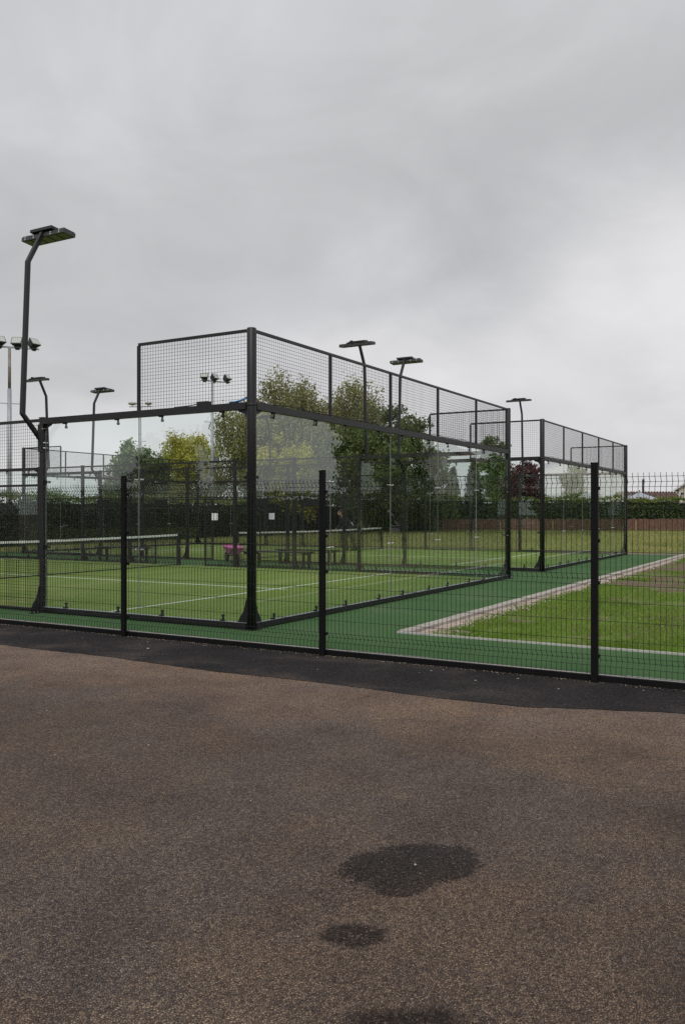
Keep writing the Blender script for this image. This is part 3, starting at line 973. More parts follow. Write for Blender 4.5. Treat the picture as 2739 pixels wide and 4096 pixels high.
# ------------------------------------------------------------------ perimeter fence in front
def build_front_fence():
    root = tag(empty('mesh_fence', (-1.0, -1.71, -0.06)), 'black welded mesh fence with square posts along the tarmac in the foreground', 'fence')
    PY = [6.06, 3.03, 0.0, -3.03, -6.06]
    pm = MB().box(-0.023, 0.023, -0.032, 0.032, 0, 2.085).box(-0.025, 0.025, -0.034, 0.034, 2.0852, 2.095).mesh('fence_post', 'black_post_paint')
    clip = MB().box(0.010, 0.058, -0.040, -0.0322, -0.016, 0.016).mesh('clip', 'black_post_paint')
    for y in PY:
        p = put('fence_post', pm, root, (0, y, 0))
        for z in (0.25, 0.95, 1.35, 1.85):
            put('clip', clip, p, (0, 0, z))
    W = 3.03
    # welded panel: vertical wires with three V folds
    folds = [(0.155, 0.255), (0.93, 1.03), (1.86, 1.955)]
    prof = [(0.0, 0.075)]
    for a, b in folds:
        prof += [(0.0, a), (0.040, (a + b) / 2), (0.0, b)]
    prof += [(0.0, 1.992)]
    hz = []
    for a, b in folds:
        hz += [(0.0, a), (0.040, (a + b) / 2), (0.0, b)]
    hz += [(0, 0.08), (0, 0.40), (0, 0.585), (0, 0.765), (0, 1.245), (0, 1.455), (0, 1.665)]
    mb = MB()
    for i in range(60):
        y = -W + 0.035 + (W - 0.07) * i / 59
        mb.tube([(x, y, z) for x, z in prof], 0.0028, 4, False, math.pi / 4)
    for x, z in hz:
        mb.wire((x - 0.0055, -W + 0.02, z), (x - 0.0055, -0.02, z), 0.0029)
    wm = mb.mesh('wire_panel', 'fence_wire_paint')
    bm = MB().box(0, 0.036, -W + 0.003, -0.003, 0, 0.062).mesh('gravel_board', 'black_post_paint')
    for y in PY[:-1] + [-6.06]:
        tag(put('wire_panel', wm, root, (0.055, y, 0)), kind='stuff')
        put('gravel_board', bm, root, (0.043, y, 0))


build_front_fence()


# ------------------------------------------------------------------ trees
def limb_path(a, b, rise, n=5):
    a, b = Vector(a), Vector(b)
    out = []
    for i in range(n + 1):
        t = i / n
        p = a.lerp(b, t)
        p.z += rise * math.sin(math.pi * t) * 0.6
        out.append(p + Vector(rng.normal(0, 0.02 * (b - a).length, 3)) * (1 if 0 < i < n else 0))
    return out


def leaves(cen, sig, per, size, droop=0.0):
    """cen (n,3): clump centres; a leaf is a kite of four corners"""
    n = len(cen) * per
    base = np.repeat(cen, per, 0)
    off = rng.normal(0, 1, (n, 3)) * sig
    p = base + off
    if droop:
        # hanging twigs: leaves of a clump gather on strands
        st = np.repeat(cen, per, 0).copy()
        sid = rng.integers(0, 5, n)
        so = rng.normal(0, 1, (len(cen), 5, 2)) * sig * 1.5
        ii = np.repeat(np.arange(len(cen)), per)
        st[:, :2] += so[ii, sid]
        st[:, 2] -= rng.uniform(0, 1, n) ** 0.8 * droop * rng.uniform(0.4, 1.0, (len(cen), 5))[ii, sid]
        hang = rng.uniform(0, 1, n) < 0.6
        p[hang] = st[hang] + rng.normal(0, 0.05, (hang.sum(), 3))
    u = rng.normal(0, 1, (n, 3)); u /= np.linalg.norm(u, axis=1, keepdims=True)
    if droop:
        u[:, 2] -= 0.7; u /= np.linalg.norm(u, axis=1, keepdims=True)
    r = rng.normal(0, 1, (n, 3))
    w = np.cross(u, r); w /= np.linalg.norm(w, axis=1, keepdims=True)
    s = (size * rng.uniform(0.55, 1.35, n))[:, None]
    V = np.stack([p - u * s * 0.5, p + w * s * 0.34, p + u * s * 0.5, p - w * s * 0.34], 1)
    return V


def build_tree(name, label, loc, h, w, base, mat, seed, style='round', nclump=170, per=60, leaf=0.17, bark='bark', group='trees beyond the courts', cat='tree', lean=0.0):
    global rng
    keep_rng = rng
    rng = np.random.default_rng(seed)
    root = tag(empty(name, (loc[0], loc[1], -0.03), rng.uniform(0, 6.28)), label, cat, group)
    r0 = 0.011 * h + 0.03
    topz = h * (0.80 if style != 'column' else 0.94)
    tp = [(lean * (t ** 2) + rng.normal(0, 0.012 * h) * (0 < t < 1) * 0.5, rng.normal(0, 0.012 * h) * (0 < t < 1) * 0.5, topz * t) for t in np.linspace(0, 1, 7)]
    tp[0] = (0, 0, -0.1)
    mb = MB()
    mb.tube(tp, [r0 * (1 - 0.85 * t) for t in np.linspace(0, 1, 7)], 8)
    cz, rz = (h + base) / 2, (h - base) / 2
    cen = []
    tpv = [Vector(p) for p in tp]

    def on_trunk(z):
        for a, b in zip(tpv[:-1], tpv[1:]):
            if a.z <= z <= b.z:
                return a.lerp(b, (z - a.z) / (b.z - a.z))
        return tpv[-1].copy()
    if style == 'column':
        for i in range(nclump):
            t = rng.uniform(0, 1) ** 1.2
            rr = w / 2 * (1 - t) ** 0.75 * (0.75 + 0.35 * rng.uniform()) * (0.55 if t < 0.06 else 1)
            a = rng.uniform(0, 6.28)
            cen.append((rr * math.cos(a), rr * math.sin(a), base + (h - base) * t))
    else:
        nl = 15 if style == 'birch' else 13
        for i in range(nl):
            t = (i + 0.5) / nl
            zs = max(base * 0.8, topz * (0.22 + 0.76 * t))
            a = i * 2.4 + rng.uniform(-0.5, 0.5)
            el = rng.uniform(-0.35, 0.55) if t < 0.6 else rng.uniform(0.2, 1.2)
            rad = rng.uniform(0.62, 1.0)
            end = Vector((w / 2 * rad * math.cos(a) * math.cos(el) * 1.0, w / 2 * rad * math.sin(a) * math.cos(el), min(h * 0.97, max(base, cz + rz * rad * (2 * t - 1) * 0.75 + rz * 0.2 * math.sin(el)))))
            st = on_trunk(min(zs, end.z - 0.1) if end.z > base + 0.3 else zs)
            st = on_trunk(max(0.5 * base, st.z - 0.12 * w))
            lp = limb_path(st, end, 0.12 * w)
            lr = r0 * 0.42 * (1 - 0.5 * t)
            mb.tube(lp, [lr * (1 - 0.8 * k / 5) for k in range(6)], 5, False)
            for k in range(4):
                q = lp[2 + rng.integers(0, 4)]
                e2 = q + Vector(rng.normal(0, 1, 3)) * w * 0.13
                e2.z = min(e2.z, h * 0.98)
                mb.tube([q, (q + e2) / 2 + Vector(rng.normal(0, 0.03, 3)), e2], [lr * 0.35, lr * 0.22, lr * 0.1], 4, False)
                cen.append(tuple(e2))
            cen += [tuple(lp[4]), tuple(lp[5])]
        cen0 = np.array(cen)
        while len(cen) < nclump:
            q = cen0[rng.integers(0, len(cen0))] + rng.normal(0, 1, 3) * np.array([w * 0.085, w * 0.085, rz * 0.10])
            e = ((q[0] / (w * 0.56)) ** 2 + (q[1] / (w * 0.56)) ** 2 + ((q[2] - cz) / (rz * 1.05)) ** 2)
            if e < 1.0 and q[2] < h:
                cen.append(tuple(q))
    mb.build('trunk', bark, root, smooth=True)
    cen = np.array(cen[:max(nclump, 1)])
    sig = {'round': 0.17, 'birch': 0.20, 'column': 0.11}[style] * (0.6 + 0.12 * w)
    V = leaves(cen, sig, per, leaf, 1.3 if style == 'birch' else 0.0)
    put('crown', quads_mesh('crown', V, mat), root)
    rng = keep_rng
    return root


TREES = [
    ('birch_tree', 'tall birch with pale stems behind the first pane right of the round corner post', (42.42, 27.68), 11.8, 6.6, 2.2, 'leaf_birch', 11, 'birch', 400, 70, 0.15, 'birch_bark'),
    ('birch_tree', 'tall birch with open crown and bare twigs, behind the second mesh bay', (46.61, 24.44), 11.8, 5.6, 2.2, 'leaf_birch', 12, 'birch', 300, 62, 0.15, 'birch_bark'),
    ('birch_tree', 'lower birch filling the gap between the two tall birch crowns', (46.9, 27.9), 10.4, 5.4, 2.0, 'leaf_birch', 35, 'birch', 230, 62, 0.15, 'birch_bark'),
    ('birch_tree', 'weeping birch hanging left of the round corner post', (38.0, 28.2), 9.9, 4.5, 1.2, 'leaf_birch', 13, 'birch', 190, 62, 0.14, 'birch_bark'),
    ('broadleaf_tree', 'dark broadleaf tree at the right end of the birch group, reaching above the glass', (44.77, 19.62), 9.2, 4.8, 1.5, 'leaf_dark', 14, 'round', 190, 60, 0.18, 'bark'),
    ('broadleaf_tree', 'low dense dark tree behind the middle panes of the nearer glass wall', (40.3, 20.0), 7.2, 6.6, 0.8, 'leaf_dark', 15, 'round', 300, 66, 0.17, 'bark'),
    ('broadleaf_tree', 'yellow green bushy tree low behind the round corner post', (39.2, 25.6), 6.7, 4.8, 0.8, 'leaf_yellow', 16, 'round', 230, 60, 0.16, 'bark'),
    ('broadleaf_tree', 'bright yellow green tree left of the galvanised mast', (42.01, 36.39), 7.9, 4.9, 0.8, 'leaf_yellow', 17, 'round', 300, 62, 0.16, 'bark'),
    ('broadleaf_tree', 'dark leafy tree overlapping the bright yellow green tree on its left', (31.6, 30.45), 5.2, 2.3, 2.4, 'leaf_dark', 18, 'round', 80, 60, 0.15, 'bark'),
    ('broadleaf_tree', 'grey green tree at the far left of the trees, left of the thin white mast', (35.2, 36.1), 6.5, 3.4, 1.2, 'leaf_greygreen', 19, 'round', 230, 60, 0.17, 'bark'),
    ('broadleaf_tree', 'thin sparse green tree left of the two narrow conifers', (45.91, 17.65), 6.2, 2.5, 0.8, 'leaf_mid', 20, 'round', 110, 50, 0.14, 'bark'),
    ('conifer', 'shorter of the two narrow dark conifers beside the far hedge', (55.2, 20.2), 5.1, 1.6, 0.3, 'leaf_conifer', 21, 'column', 170, 50, 0.15, 'bark'),
    ('conifer', 'taller of the two narrow dark conifers beside the far hedge', (54.6, 18.2), 5.7, 1.8, 0.3, 'leaf_conifer', 22, 'column', 190, 50, 0.15, 'bark'),
    ('broadleaf_tree', 'distant round topped tree showing above the right end of the nearer glass wall', (71.81, 22.79), 9.4, 3.2, 2.0, 'leaf_mid', 23, 'round', 170, 60, 0.20, 'bark'),
    ('broadleaf_tree', 'dark purple leaved tree between the two padel cages', (58.67, 15.55), 5.7, 3.2, 0.8, 'leaf_purple', 24, 'round', 210, 62, 0.17, 'bark'),
    ('broadleaf_tree', 'pale thin tree behind the glass of the farther cage', (65.71, 13.36), 5.5, 2.9, 0.8, 'leaf_greygreen', 25, 'round', 90, 46, 0.15, 'bark'),
    ('shrub', 'rounded green bush above the hedge at the left edge', (22.6, 29.6), 2.75, 2.6, 0.3, 'leaf_greygreen', 26, 'round', 110, 46, 0.12, 'bark'),
    ('shrub', 'leafy green bush under the thin sparse tree', (49.2, 20.4), 3.4, 4.2, 0.3, 'leaf_mid', 27, 'round', 170, 50, 0.15, 'bark'),
    ('shrub', 'leafy green bush between the conifers and the dark tree', (47.8, 22.8), 3.9, 4.2, 0.3, 'leaf_mid', 28, 'round', 170, 50, 0.15, 'bark'),
    # trees off to the sides of the frame: they show mirrored in the glass walls
    ('broadleaf_tree', 'broad tree right of the frame, mirrored as a dark crown in the nearer glass wall', (31.0, -14.2), 7.4, 5.4, 0.8, 'leaf_dark', 29, 'round', 260, 55, 0.2, 'bark'),
    ('broadleaf_tree', 'tree right of the frame, mirrored in the last pane of the nearer glass wall', (46.0, -13.0), 5.6, 3.4, 0.8, 'leaf_mid', 30, 'round', 160, 50, 0.2, 'bark'),
    ('broadleaf_tree', 'tree left of the frame, mirrored in the glass left of the round corner post', (-30.5, 28.5), 6.4, 4.2, 1.0, 'leaf_dark', 31, 'round', 180, 50, 0.2, 'bark'),
    ('broadleaf_tree', 'tall tree left of the frame, nearest of the mirrored row', (-30.0, 11.5), 9.4, 5.6, 0.8, 'leaf_dark', 32, 'round', 130, 36, 0.3, 'bark'),
    ('broadleaf_tree', 'tall tree left of the frame, middle of the mirrored row', (-31.5, 17.2), 10.2, 5.8, 0.8, 'leaf_mid', 33, 'round', 130, 36, 0.3, 'bark'),
    ('broadleaf_tree', 'tall tree left of the frame, last of the mirrored row', (-30.5, 22.6), 9.0, 5.0, 0.8, 'leaf_dark', 34, 'round', 130, 36, 0.3, 'bark'),
]
for a in TREES:
    build_tree(a[0], a[1], a[2], a[3], a[4], a[5], a[6], a[7], a[8], int(a[9] * 1.45), int(a[10] * 1.1), a[11] * 1.1, a[12], cat=('bush' if a[0] == 'shrub' else 'tree'), group=('bushes' if a[0] == 'shrub' else 'conifers' if a[0] == 'conifer' else 'trees around the courts'))


# ------------------------------------------------------------------ hedges
def build_hedge(name, label, p0, p1, thick, h, mat, mat_top, seed, dens=230, leaf=0.11, z0=0.0, group='hedges'):
    g = np.random.default_rng(seed)
    p0, p1 = np.array(p0, float), np.array(p1, float)
    L_ = np.linalg.norm(p1 - p0)
    ang = math.atan2(p1[1] - p0[1], p1[0] - p0[0])
    root = tag(empty(name, (p0[0], p0[1], -0.03), ang), label, 'hedge', group)
    # the woody core, slightly lumpy
    nx = int(L_ / 0.7) + 1
    mb = MB()
    vs, fs = [], []
    for i in range(nx + 1):
        x = L_ * i / nx
        dh = 0.12 * (vnoise(np.array([x + 3.0]), np.array([2.0]), 1.1, seed)[0] - 0.5)
        hw = thick / 2 - 0.12
        for (y, z) in ((-hw, z0), (-hw, h * 0.8 + dh), (0, h - 0.14 + dh), (hw, h * 0.8 + dh), (hw, z0)):
            vs.append((x, y, z))
    for i in range(nx):
        for k in range(4):
            fs.append((i * 5 + k, (i + 1) * 5 + k, (i + 1) * 5 + k + 1, i * 5 + k + 1))
    fs += [(0, 1, 2, 3, 4), tuple(nx * 5 + k for k in (4, 3, 2, 1, 0))]
    mb.add(vs, fs)
    mb.build('branch_core', 'hedge_core', root)
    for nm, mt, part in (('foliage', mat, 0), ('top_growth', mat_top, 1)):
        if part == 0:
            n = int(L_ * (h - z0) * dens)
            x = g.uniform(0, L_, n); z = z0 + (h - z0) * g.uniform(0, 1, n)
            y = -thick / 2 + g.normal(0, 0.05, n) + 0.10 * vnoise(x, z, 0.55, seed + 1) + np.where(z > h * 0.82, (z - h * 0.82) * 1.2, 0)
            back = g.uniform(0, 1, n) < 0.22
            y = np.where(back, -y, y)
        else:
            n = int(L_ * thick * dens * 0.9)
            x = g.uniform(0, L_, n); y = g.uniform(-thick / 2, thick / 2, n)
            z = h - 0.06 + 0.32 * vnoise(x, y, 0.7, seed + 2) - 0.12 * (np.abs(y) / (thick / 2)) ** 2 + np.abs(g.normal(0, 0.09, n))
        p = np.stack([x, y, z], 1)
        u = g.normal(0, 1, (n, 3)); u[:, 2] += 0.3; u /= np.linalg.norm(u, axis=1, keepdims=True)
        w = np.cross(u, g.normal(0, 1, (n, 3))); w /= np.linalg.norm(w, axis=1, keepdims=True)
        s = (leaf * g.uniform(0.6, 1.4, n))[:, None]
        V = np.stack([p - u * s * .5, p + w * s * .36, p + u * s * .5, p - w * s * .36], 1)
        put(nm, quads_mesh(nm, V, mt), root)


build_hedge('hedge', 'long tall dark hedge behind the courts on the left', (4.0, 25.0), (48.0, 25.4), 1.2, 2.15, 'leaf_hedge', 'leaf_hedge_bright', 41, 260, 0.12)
build_hedge('hedge', 'brown beech hedge between the dark hedge and the timber fence', (49.2, 24.6), (51.9, 20.6), 0.9, 1.95, 'leaf_beech', 'leaf_hedge_bright', 42, 300, 0.13)
build_hedge('hedge', 'green hedge rising behind the brown timber fence', (53.2, 21.0), (68.0, -2.0), 1.3, 2.45, 'leaf_hedge_far', 'leaf_hedge_bright', 43, 230, 0.15)


# hedges off to the sides; they show mirrored low in the glass walls
build_hedge('hedge', 'hedge right of the frame, mirrored low in the end walls', (4.0, -26.0), (66.0, -24.0), 1.2, 2.6, 'leaf_hedge', 'leaf_hedge_bright', 44, 60, 0.22)
build_hedge('hedge', 'hedge left of the frame, mirrored low in the side glass', (-27.0, 14.0), (-31.0, 62.0), 1.2, 2.6, 'leaf_hedge', 'leaf_hedge_bright', 45, 60, 0.22)

build_hedge('hedge', 'hedge right of the frame in front of the grey building', (44.0, -6.0), (48.0, -27.0), 1.2, 2.5, 'leaf_hedge', 'leaf_hedge_bright', 46, 60, 0.22)
build_hedge('hedge', 'hedge right of the frame in front of the long cream house', (53.2, -2.0), (54.2, -19.0), 1.2, 2.5, 'leaf_hedge', 'leaf_hedge_bright', 47, 60, 0.22)


# ------------------------------------------------------------------ timber fence
def build_timber_fence():
    p0, p1 = Vector((51.5, 20.6)), Vector((66.0, -1.6))
    L_ = (p1 - p0).length
    ang = math.atan2(p1.y - p0.y, p1.x - p0.x)
    root = tag(empty('timber_fence', (p0.x, p0.y, -0.03), ang), 'low brown close boarded timber fence below the far hedge', 'fence')
    nb = int(L_ / 0.14)
    hs = [1.02, 1.05, 1.08]
    ms = [MB().box(0.006, 0.134, 0, 0.022, 0.02, hh).mesh('board', 'fence_board_brown') for hh in hs]
    for i in range(nb):
        put('board', ms[random.randrange(3)], root, (i * 0.14, random.uniform(-0.014, 0.014), 0), (0, random.uniform(-0.01, 0.01), 0))
    for z in (0.25, 0.72):
        MB().box(0, L_, 0.04, 0.09, z, z + 0.08).build('rail', 'fence_board_brown', root)
    pm = MB().box(-0.05, 0.05, -0.14, -0.04, 0, 0.84).box(-0.042, 0.042, -0.132, -0.048, 0.8402, 0.86).mesh('fence_post', 'pale_timber')
    for x in (1.0, 3.2, 5.5, 9.6, 14.2, 16.2, 20.4, 24.5):
        put('fence_post', pm, root, (x, 0, 0), (0, random.uniform(-0.02, 0.02), 0))


build_timber_fence()


# ------------------------------------------------------------------ tennis floodlight masts
def build_mast(loc, h, r, rz, style, label, lampsx, rust=False, spot=False):
    root = tag(empty('floodlight_mast', (loc[0], loc[1], -0.05), rz), label, 'floodlight mast', 'galvanised floodlight masts')
    if rust:
        MB().tube([(0, 0, 0), (0, 0, h - 1.9)], [r * 1.15, r * 0.95], 14).build('pole', 'galvanised', root, smooth=True)
        MB().tube([(0, 0, h - 1.895), (0, 0, h)], [r * 0.72, r * 0.66], 14).build('upper_pole', 'rusty_galvanised', root, smooth=True)
    else:
        MB().tube([(0, 0, 0), (0, 0, h)], [r * 1.15, r * 0.7], 14).build('pole', 'galvanised', root, smooth=True)
    a, b = min(lampsx) - 0.25, max(lampsx) + 0.25
    MB().box(a, b, -0.035, 0.035, h, h + 0.07).build('crossbar', 'galvanised', root)
    MB().box(-0.45, 0.45, -0.03, 0.03, h - 2.6, h - 2.57).build('step_bar', 'galvanised', root)
    for i, x in enumerate(lampsx):
        tilt = R(38 if style == 'flood' else 12) * (1 if i % 2 == 0 else 0.85)
        M = Matrix.Translation((x, 0, h + 0.28)) @ Matrix.Rotation(R(random.choice((-42, -30, 25, 38)) + random.uniform(-8, 8)), 4, 'Z') @ Matrix.Rotation(-tilt, 4, 'X')
        mb = MB()
        hm = 'lamp_housing' if style == 'flood' else 'pale_lamp_housing'
        if style == 'flood':
            # a reflector box that widens to the front
            vs = [(-0.15, 0.20, -0.12), (0.15, 0.20, -0.12), (0.15, 0.20, 0.12), (-0.15, 0.20, 0.12), (-0.25, -0.16, -0.2), (0.25, -0.16, -0.2), (0.25, -0.16, 0.2), (-0.25, -0.16, 0.2)]
            mb.add([M @ Vector(v) for v in vs], [(0, 1, 2, 3), (4, 5, 1, 0), (5, 6, 2, 1), (6, 7, 3, 2), (7, 4, 0, 3), (7, 6, 5, 4)])
            mb.box(-0.10, 0.10, 0.04, 0.2, -0.28, -0.15, M)
        else:
            mb.ball((0, 0, 0), 0.34, 0.22, 0.13, 12, 8)
            mb.v = [tuple(M @ Vector(v)) for v in mb.v]
        lo = mb.build('lamp', hm, root, smooth=(style != 'flood'))
        if style == 'flood':
            MB().box(-0.215, 0.215, -0.172, -0.162, -0.165, 0.165, M).build('glass', 'lamp_glass', lo)
        MB().box(x - 0.03, x + 0.03, -0.012, 0.012, h + 0.071, h + 0.25).build('bracket', 'galvanised', root)
    if spot:
        M = Matrix.Translation((0.3, 0, h - 5.0)) @ Matrix.Rotation(R(-30), 4, 'Z') @ Matrix.Rotation(R(-35), 4, 'X')
        MB().box(-0.15, 0.15, -0.1, 0.1, -0.16, 0.16, M).build('lamp', 'lamp_housing', root)
        MB().box(-0.3, 0.22, -0.025, 0.025, h - 5.26, h - 5.22).build('bracket', 'galvanised', root)


build_mast((17.61, 26.65), 9.25, 0.10, R(-35), 'flood', 'galvanised floodlight mast with rusty top at the left edge', (-0.45, 0.35, 1.05), rust=True)
build_mast((34.18, 27.95), 9.95, 0.11, R(-32), 'flood', 'galvanised floodlight mast with three lamps left of the round corner post', (-0.5, 0.13, 0.98), spot=True)
build_mast((39.37, 38.96), 9.55, 0.085, R(-65), 'dish', 'thin pale mast with two whitish lamps behind the left edge of the raised corner mesh', (-0.62, 0.62))


# ------------------------------------------------------------------ benches, barrow, broom, signs
def build_bench():
    root = empty('bench', (0, 0, 0))
    for k in range(3):
        MB().box(-0.20 + k * 0.135, -0.07 + k * 0.135, -1.0, 1.0, 0.415, 0.45).build('seat_slat', 'black_paint', root)
    for y in (-0.86, 0.86):
        MB().box(-0.19, 0.19, y - 0.03, y + 0.03, 0.37, 0.4145).build('crosspiece', 'black_paint', root)
        for x in (-0.15, 0.15):
            MB().box(x - 0.03, x + 0.03, y - 0.03, y + 0.03, 0.0, 0.3695).build('leg', 'black_paint', root)
    return root


b0 = build_bench()
for i, (x, y, lab) in enumerate(((10.95, 6.95, 'black bench between the courts partly behind the round corner post'),
                                 (12.35, 6.95, 'black bench between the courts, behind the fence post right of the round post'),
                                 (10.95, 13.0, 'black bench between the courts seen under the near net at the left'))):
    o = b0 if i == 0 else copy_tree(b0)
    o.location = (x, y, 0.0)
    tag(o, lab, 'bench', 'benches between the courts')


def build_barrow():
    root = tag(empty('wheelbarrow', (12.05, 9.45, 0), R(62)), 'wheelbarrow with a bright pink tray left of the round corner post', 'wheelbarrow')
    mb = MB()
    lo = [(-0.20, -0.17, 0.28), (0.20, -0.17, 0.28), (0.20, 0.17, 0.28), (-0.20, 0.17, 0.28)]
    hi = [(-0.36, -0.30, 0.50), (0.36, -0.30, 0.56), (0.36, 0.30, 0.56), (-0.36, 0.30, 0.50)]
    li = [(x * 0.96, y * 0.96, z) for x, y, z in hi]
    bi = [(x * 0.94, y * 0.94, z + 0.015) for x, y, z in lo]
    mb.add(lo + hi + li + bi, [(3, 2, 1, 0)] + [(i, (i + 1) % 4, 4 + (i + 1) % 4, 4 + i) for i in range(4)]
           + [(4 + i, 4 + (i + 1) % 4, 8 + (i + 1) % 4, 8 + i) for i in range(4)] + [(8 + i, 8 + (i + 1) % 4, 12 + (i + 1) % 4, 12 + i) for i in range(4)] + [(12, 13, 14, 15)])
    mb.build('tray', 'pink_plastic', root)
    root.scale = (0.8, 0.8, 0.92)
    MB().tube([hi[0], hi[1], hi[2], hi[3], hi[0]], 0.018, 8, False).build('rim', 'pink_plastic', root)
    for s in (-1, 1):
        MB().tube([(0.62, s * 0.05, 0.19), (0.2, s * 0.15, 0.262), (-0.4, s * 0.26, 0.40), (-0.72, s * 0.28, 0.52)], 0.015, 8).build('handle', 'black_paint', root)
        MB().tube([(-0.28, s * 0.20, 0.30), (-0.34, s * 0.22, 0.0), (-0.2, s * 0.2, 0.0), (-0.1, s * 0.19, 0.27)], 0.013, 6).build('leg', 'black_paint', root)
    w = MB().tube([(0.62 + 0.145 * math.cos(a), 0, 0.19 + 0.145 * math.sin(a)) for a in np.linspace(0, 2 * math.pi, 21)], 0.042, 8, False).build('wheel', 'rubber', root, smooth=True)
    MB().tube([(0.62, -0.06, 0.19), (0.62, 0.06, 0.19)], 0.10, 12).build('hub', 'steel', w)


build_barrow()


def build_broom():
    root = tag(empty('broom', (13.9, 10.1, 0.012), R(20)), 'broom with a long wooden handle leaning beside the farther net', 'broom')
    MB().tube([(0, 0, 0.09), (0.16, 0.05, 1.32)], 0.014, 8).build('handle', 'wood_handle', root)
    MB().box(-0.19, 0.19, -0.035, 0.035, 0.065, 0.10).build('head', 'wood_handle', root)
    mb = MB()
    for i in range(26):
        for j in range(3):
            x, y = -0.18 + i * 0.0144, -0.024 + j * 0.024
            mb.wire((x, y, 0.066), (x * 1.04, y * 1.3, 0.0), 0.006)
    tag(mb.build('bristles', 'rubber', root), kind='stuff')


build_broom()


def sign(loc, rz, w, h, mat, name, label, cat, group):
    root = tag(empty(name, loc, rz), label, cat, group)
    MB().box(-w / 2, w / 2, -0.006, 0.0, -h / 2, h / 2).build('sheet', mat, root)
    MB().box(-w / 2 - 0.008, w / 2 + 0.008, 0.0005, 0.010, -h / 2 - 0.008, h / 2 + 0.008).build('backing', 'black_paint', root)


sign((10.165, 8.68, 1.43), R(-90), 0.22, 0.20, 'white_paper', 'notice', 'small white notice on dark mesh left of the round corner post', 'sign', 'white notices')
sign((12.865, 8.57, 1.43), R(-90), 0.22, 0.20, 'white_paper', 'notice', 'small white notice on dark mesh right of the round corner post', 'sign', 'white notices')
for y, lab in ((15.85, 'dark board on the mesh rail near the left fence post, leftmost of four'), (13.1, 'dark board on the mesh rail right of the left fence post, second of four'),
               (9.0, 'dark board on the mesh rail just right of the round corner post, third of four'), (7.2, 'dark board on the mesh rail left of the middle fence post, last of four')):
    sign((12.85, y, 1.86), R(-90), 0.52, 0.24, 'dark_board', 'dark_board', lab, 'sign', 'dark boards on the rail')


# ------------------------------------------------------------------ cables on the rail at the corner
def build_cables():
    o = MB().tube([(-0.02, 0.065, 3.075), (0.005, 0.16, 3.064), (-0.01, 0.26, 3.044), (0.005, 0.36, 3.040), (0.02, 0.27, 3.040), (-0.015, 0.17, 3.048), (0.0, 0.07, 3.10)], 0.010, 6).build('cable_bundle', 'blue_cable', smooth=True)
    tag(o, 'blue cable bundle lying on the rail beside the round corner post', 'cable')
    r = tag(empty('junction_box', (0, 0.78, 3.0265)), 'small black junction box on the rail left of the blue cable', 'box')
    MB().box(-0.045, 0.045, -0.07, 0.12, 0, 0.055).build('housing', 'black_paint', r)
    MB().tube([(0.0, 0.12, 0.03), (0.01, 0.3, 0.016), (-0.01, 0.55, 0.006)], 0.007, 6).build('lead', 'rubber', r)
    g = np.random.default_rng(5)
    pts = [(x, -0.02 + 0.016 * math.sin(x * 5) + g.normal(0, 0.006), 3.034 + abs(g.normal(0, 0.011))) for x in np.arange(0.09, 10.1, 0.16)]
    o = MB().tube(pts, 0.007, 5).build('power_cable', 'rubber', smooth=True)
    tag(o, 'thin black cable lying loose along the top of the nearer end wall rail', 'cable', 'rail cables')
    pts = [(12.9 + x, -0.02 + 0.016 * math.sin(x * 4 + 1) + g.normal(0, 0.006), 3.034 + abs(g.normal(0, 0.011))) for x in np.arange(0.09, 10.1, 0.16)]
    o = MB().tube(pts, 0.007, 5).build('power_cable', 'rubber', smooth=True)
    tag(o, 'thin black cable lying along the top of the farther end wall rail', 'cable', 'rail cables')


build_cables()


# ------------------------------------------------------------------ the person beyond the far net
def remesh(o, vox=0.014, smooth=6):
    m = o.modifiers.new('join', 'REMESH')
    m.mode = 'VOXEL'
    m.voxel_size = vox
    m.use_smooth_shade = True
    s = o.modifiers.new('soft', 'SMOOTH')
    s.factor = 0.5
    s.iterations = smooth
    return o


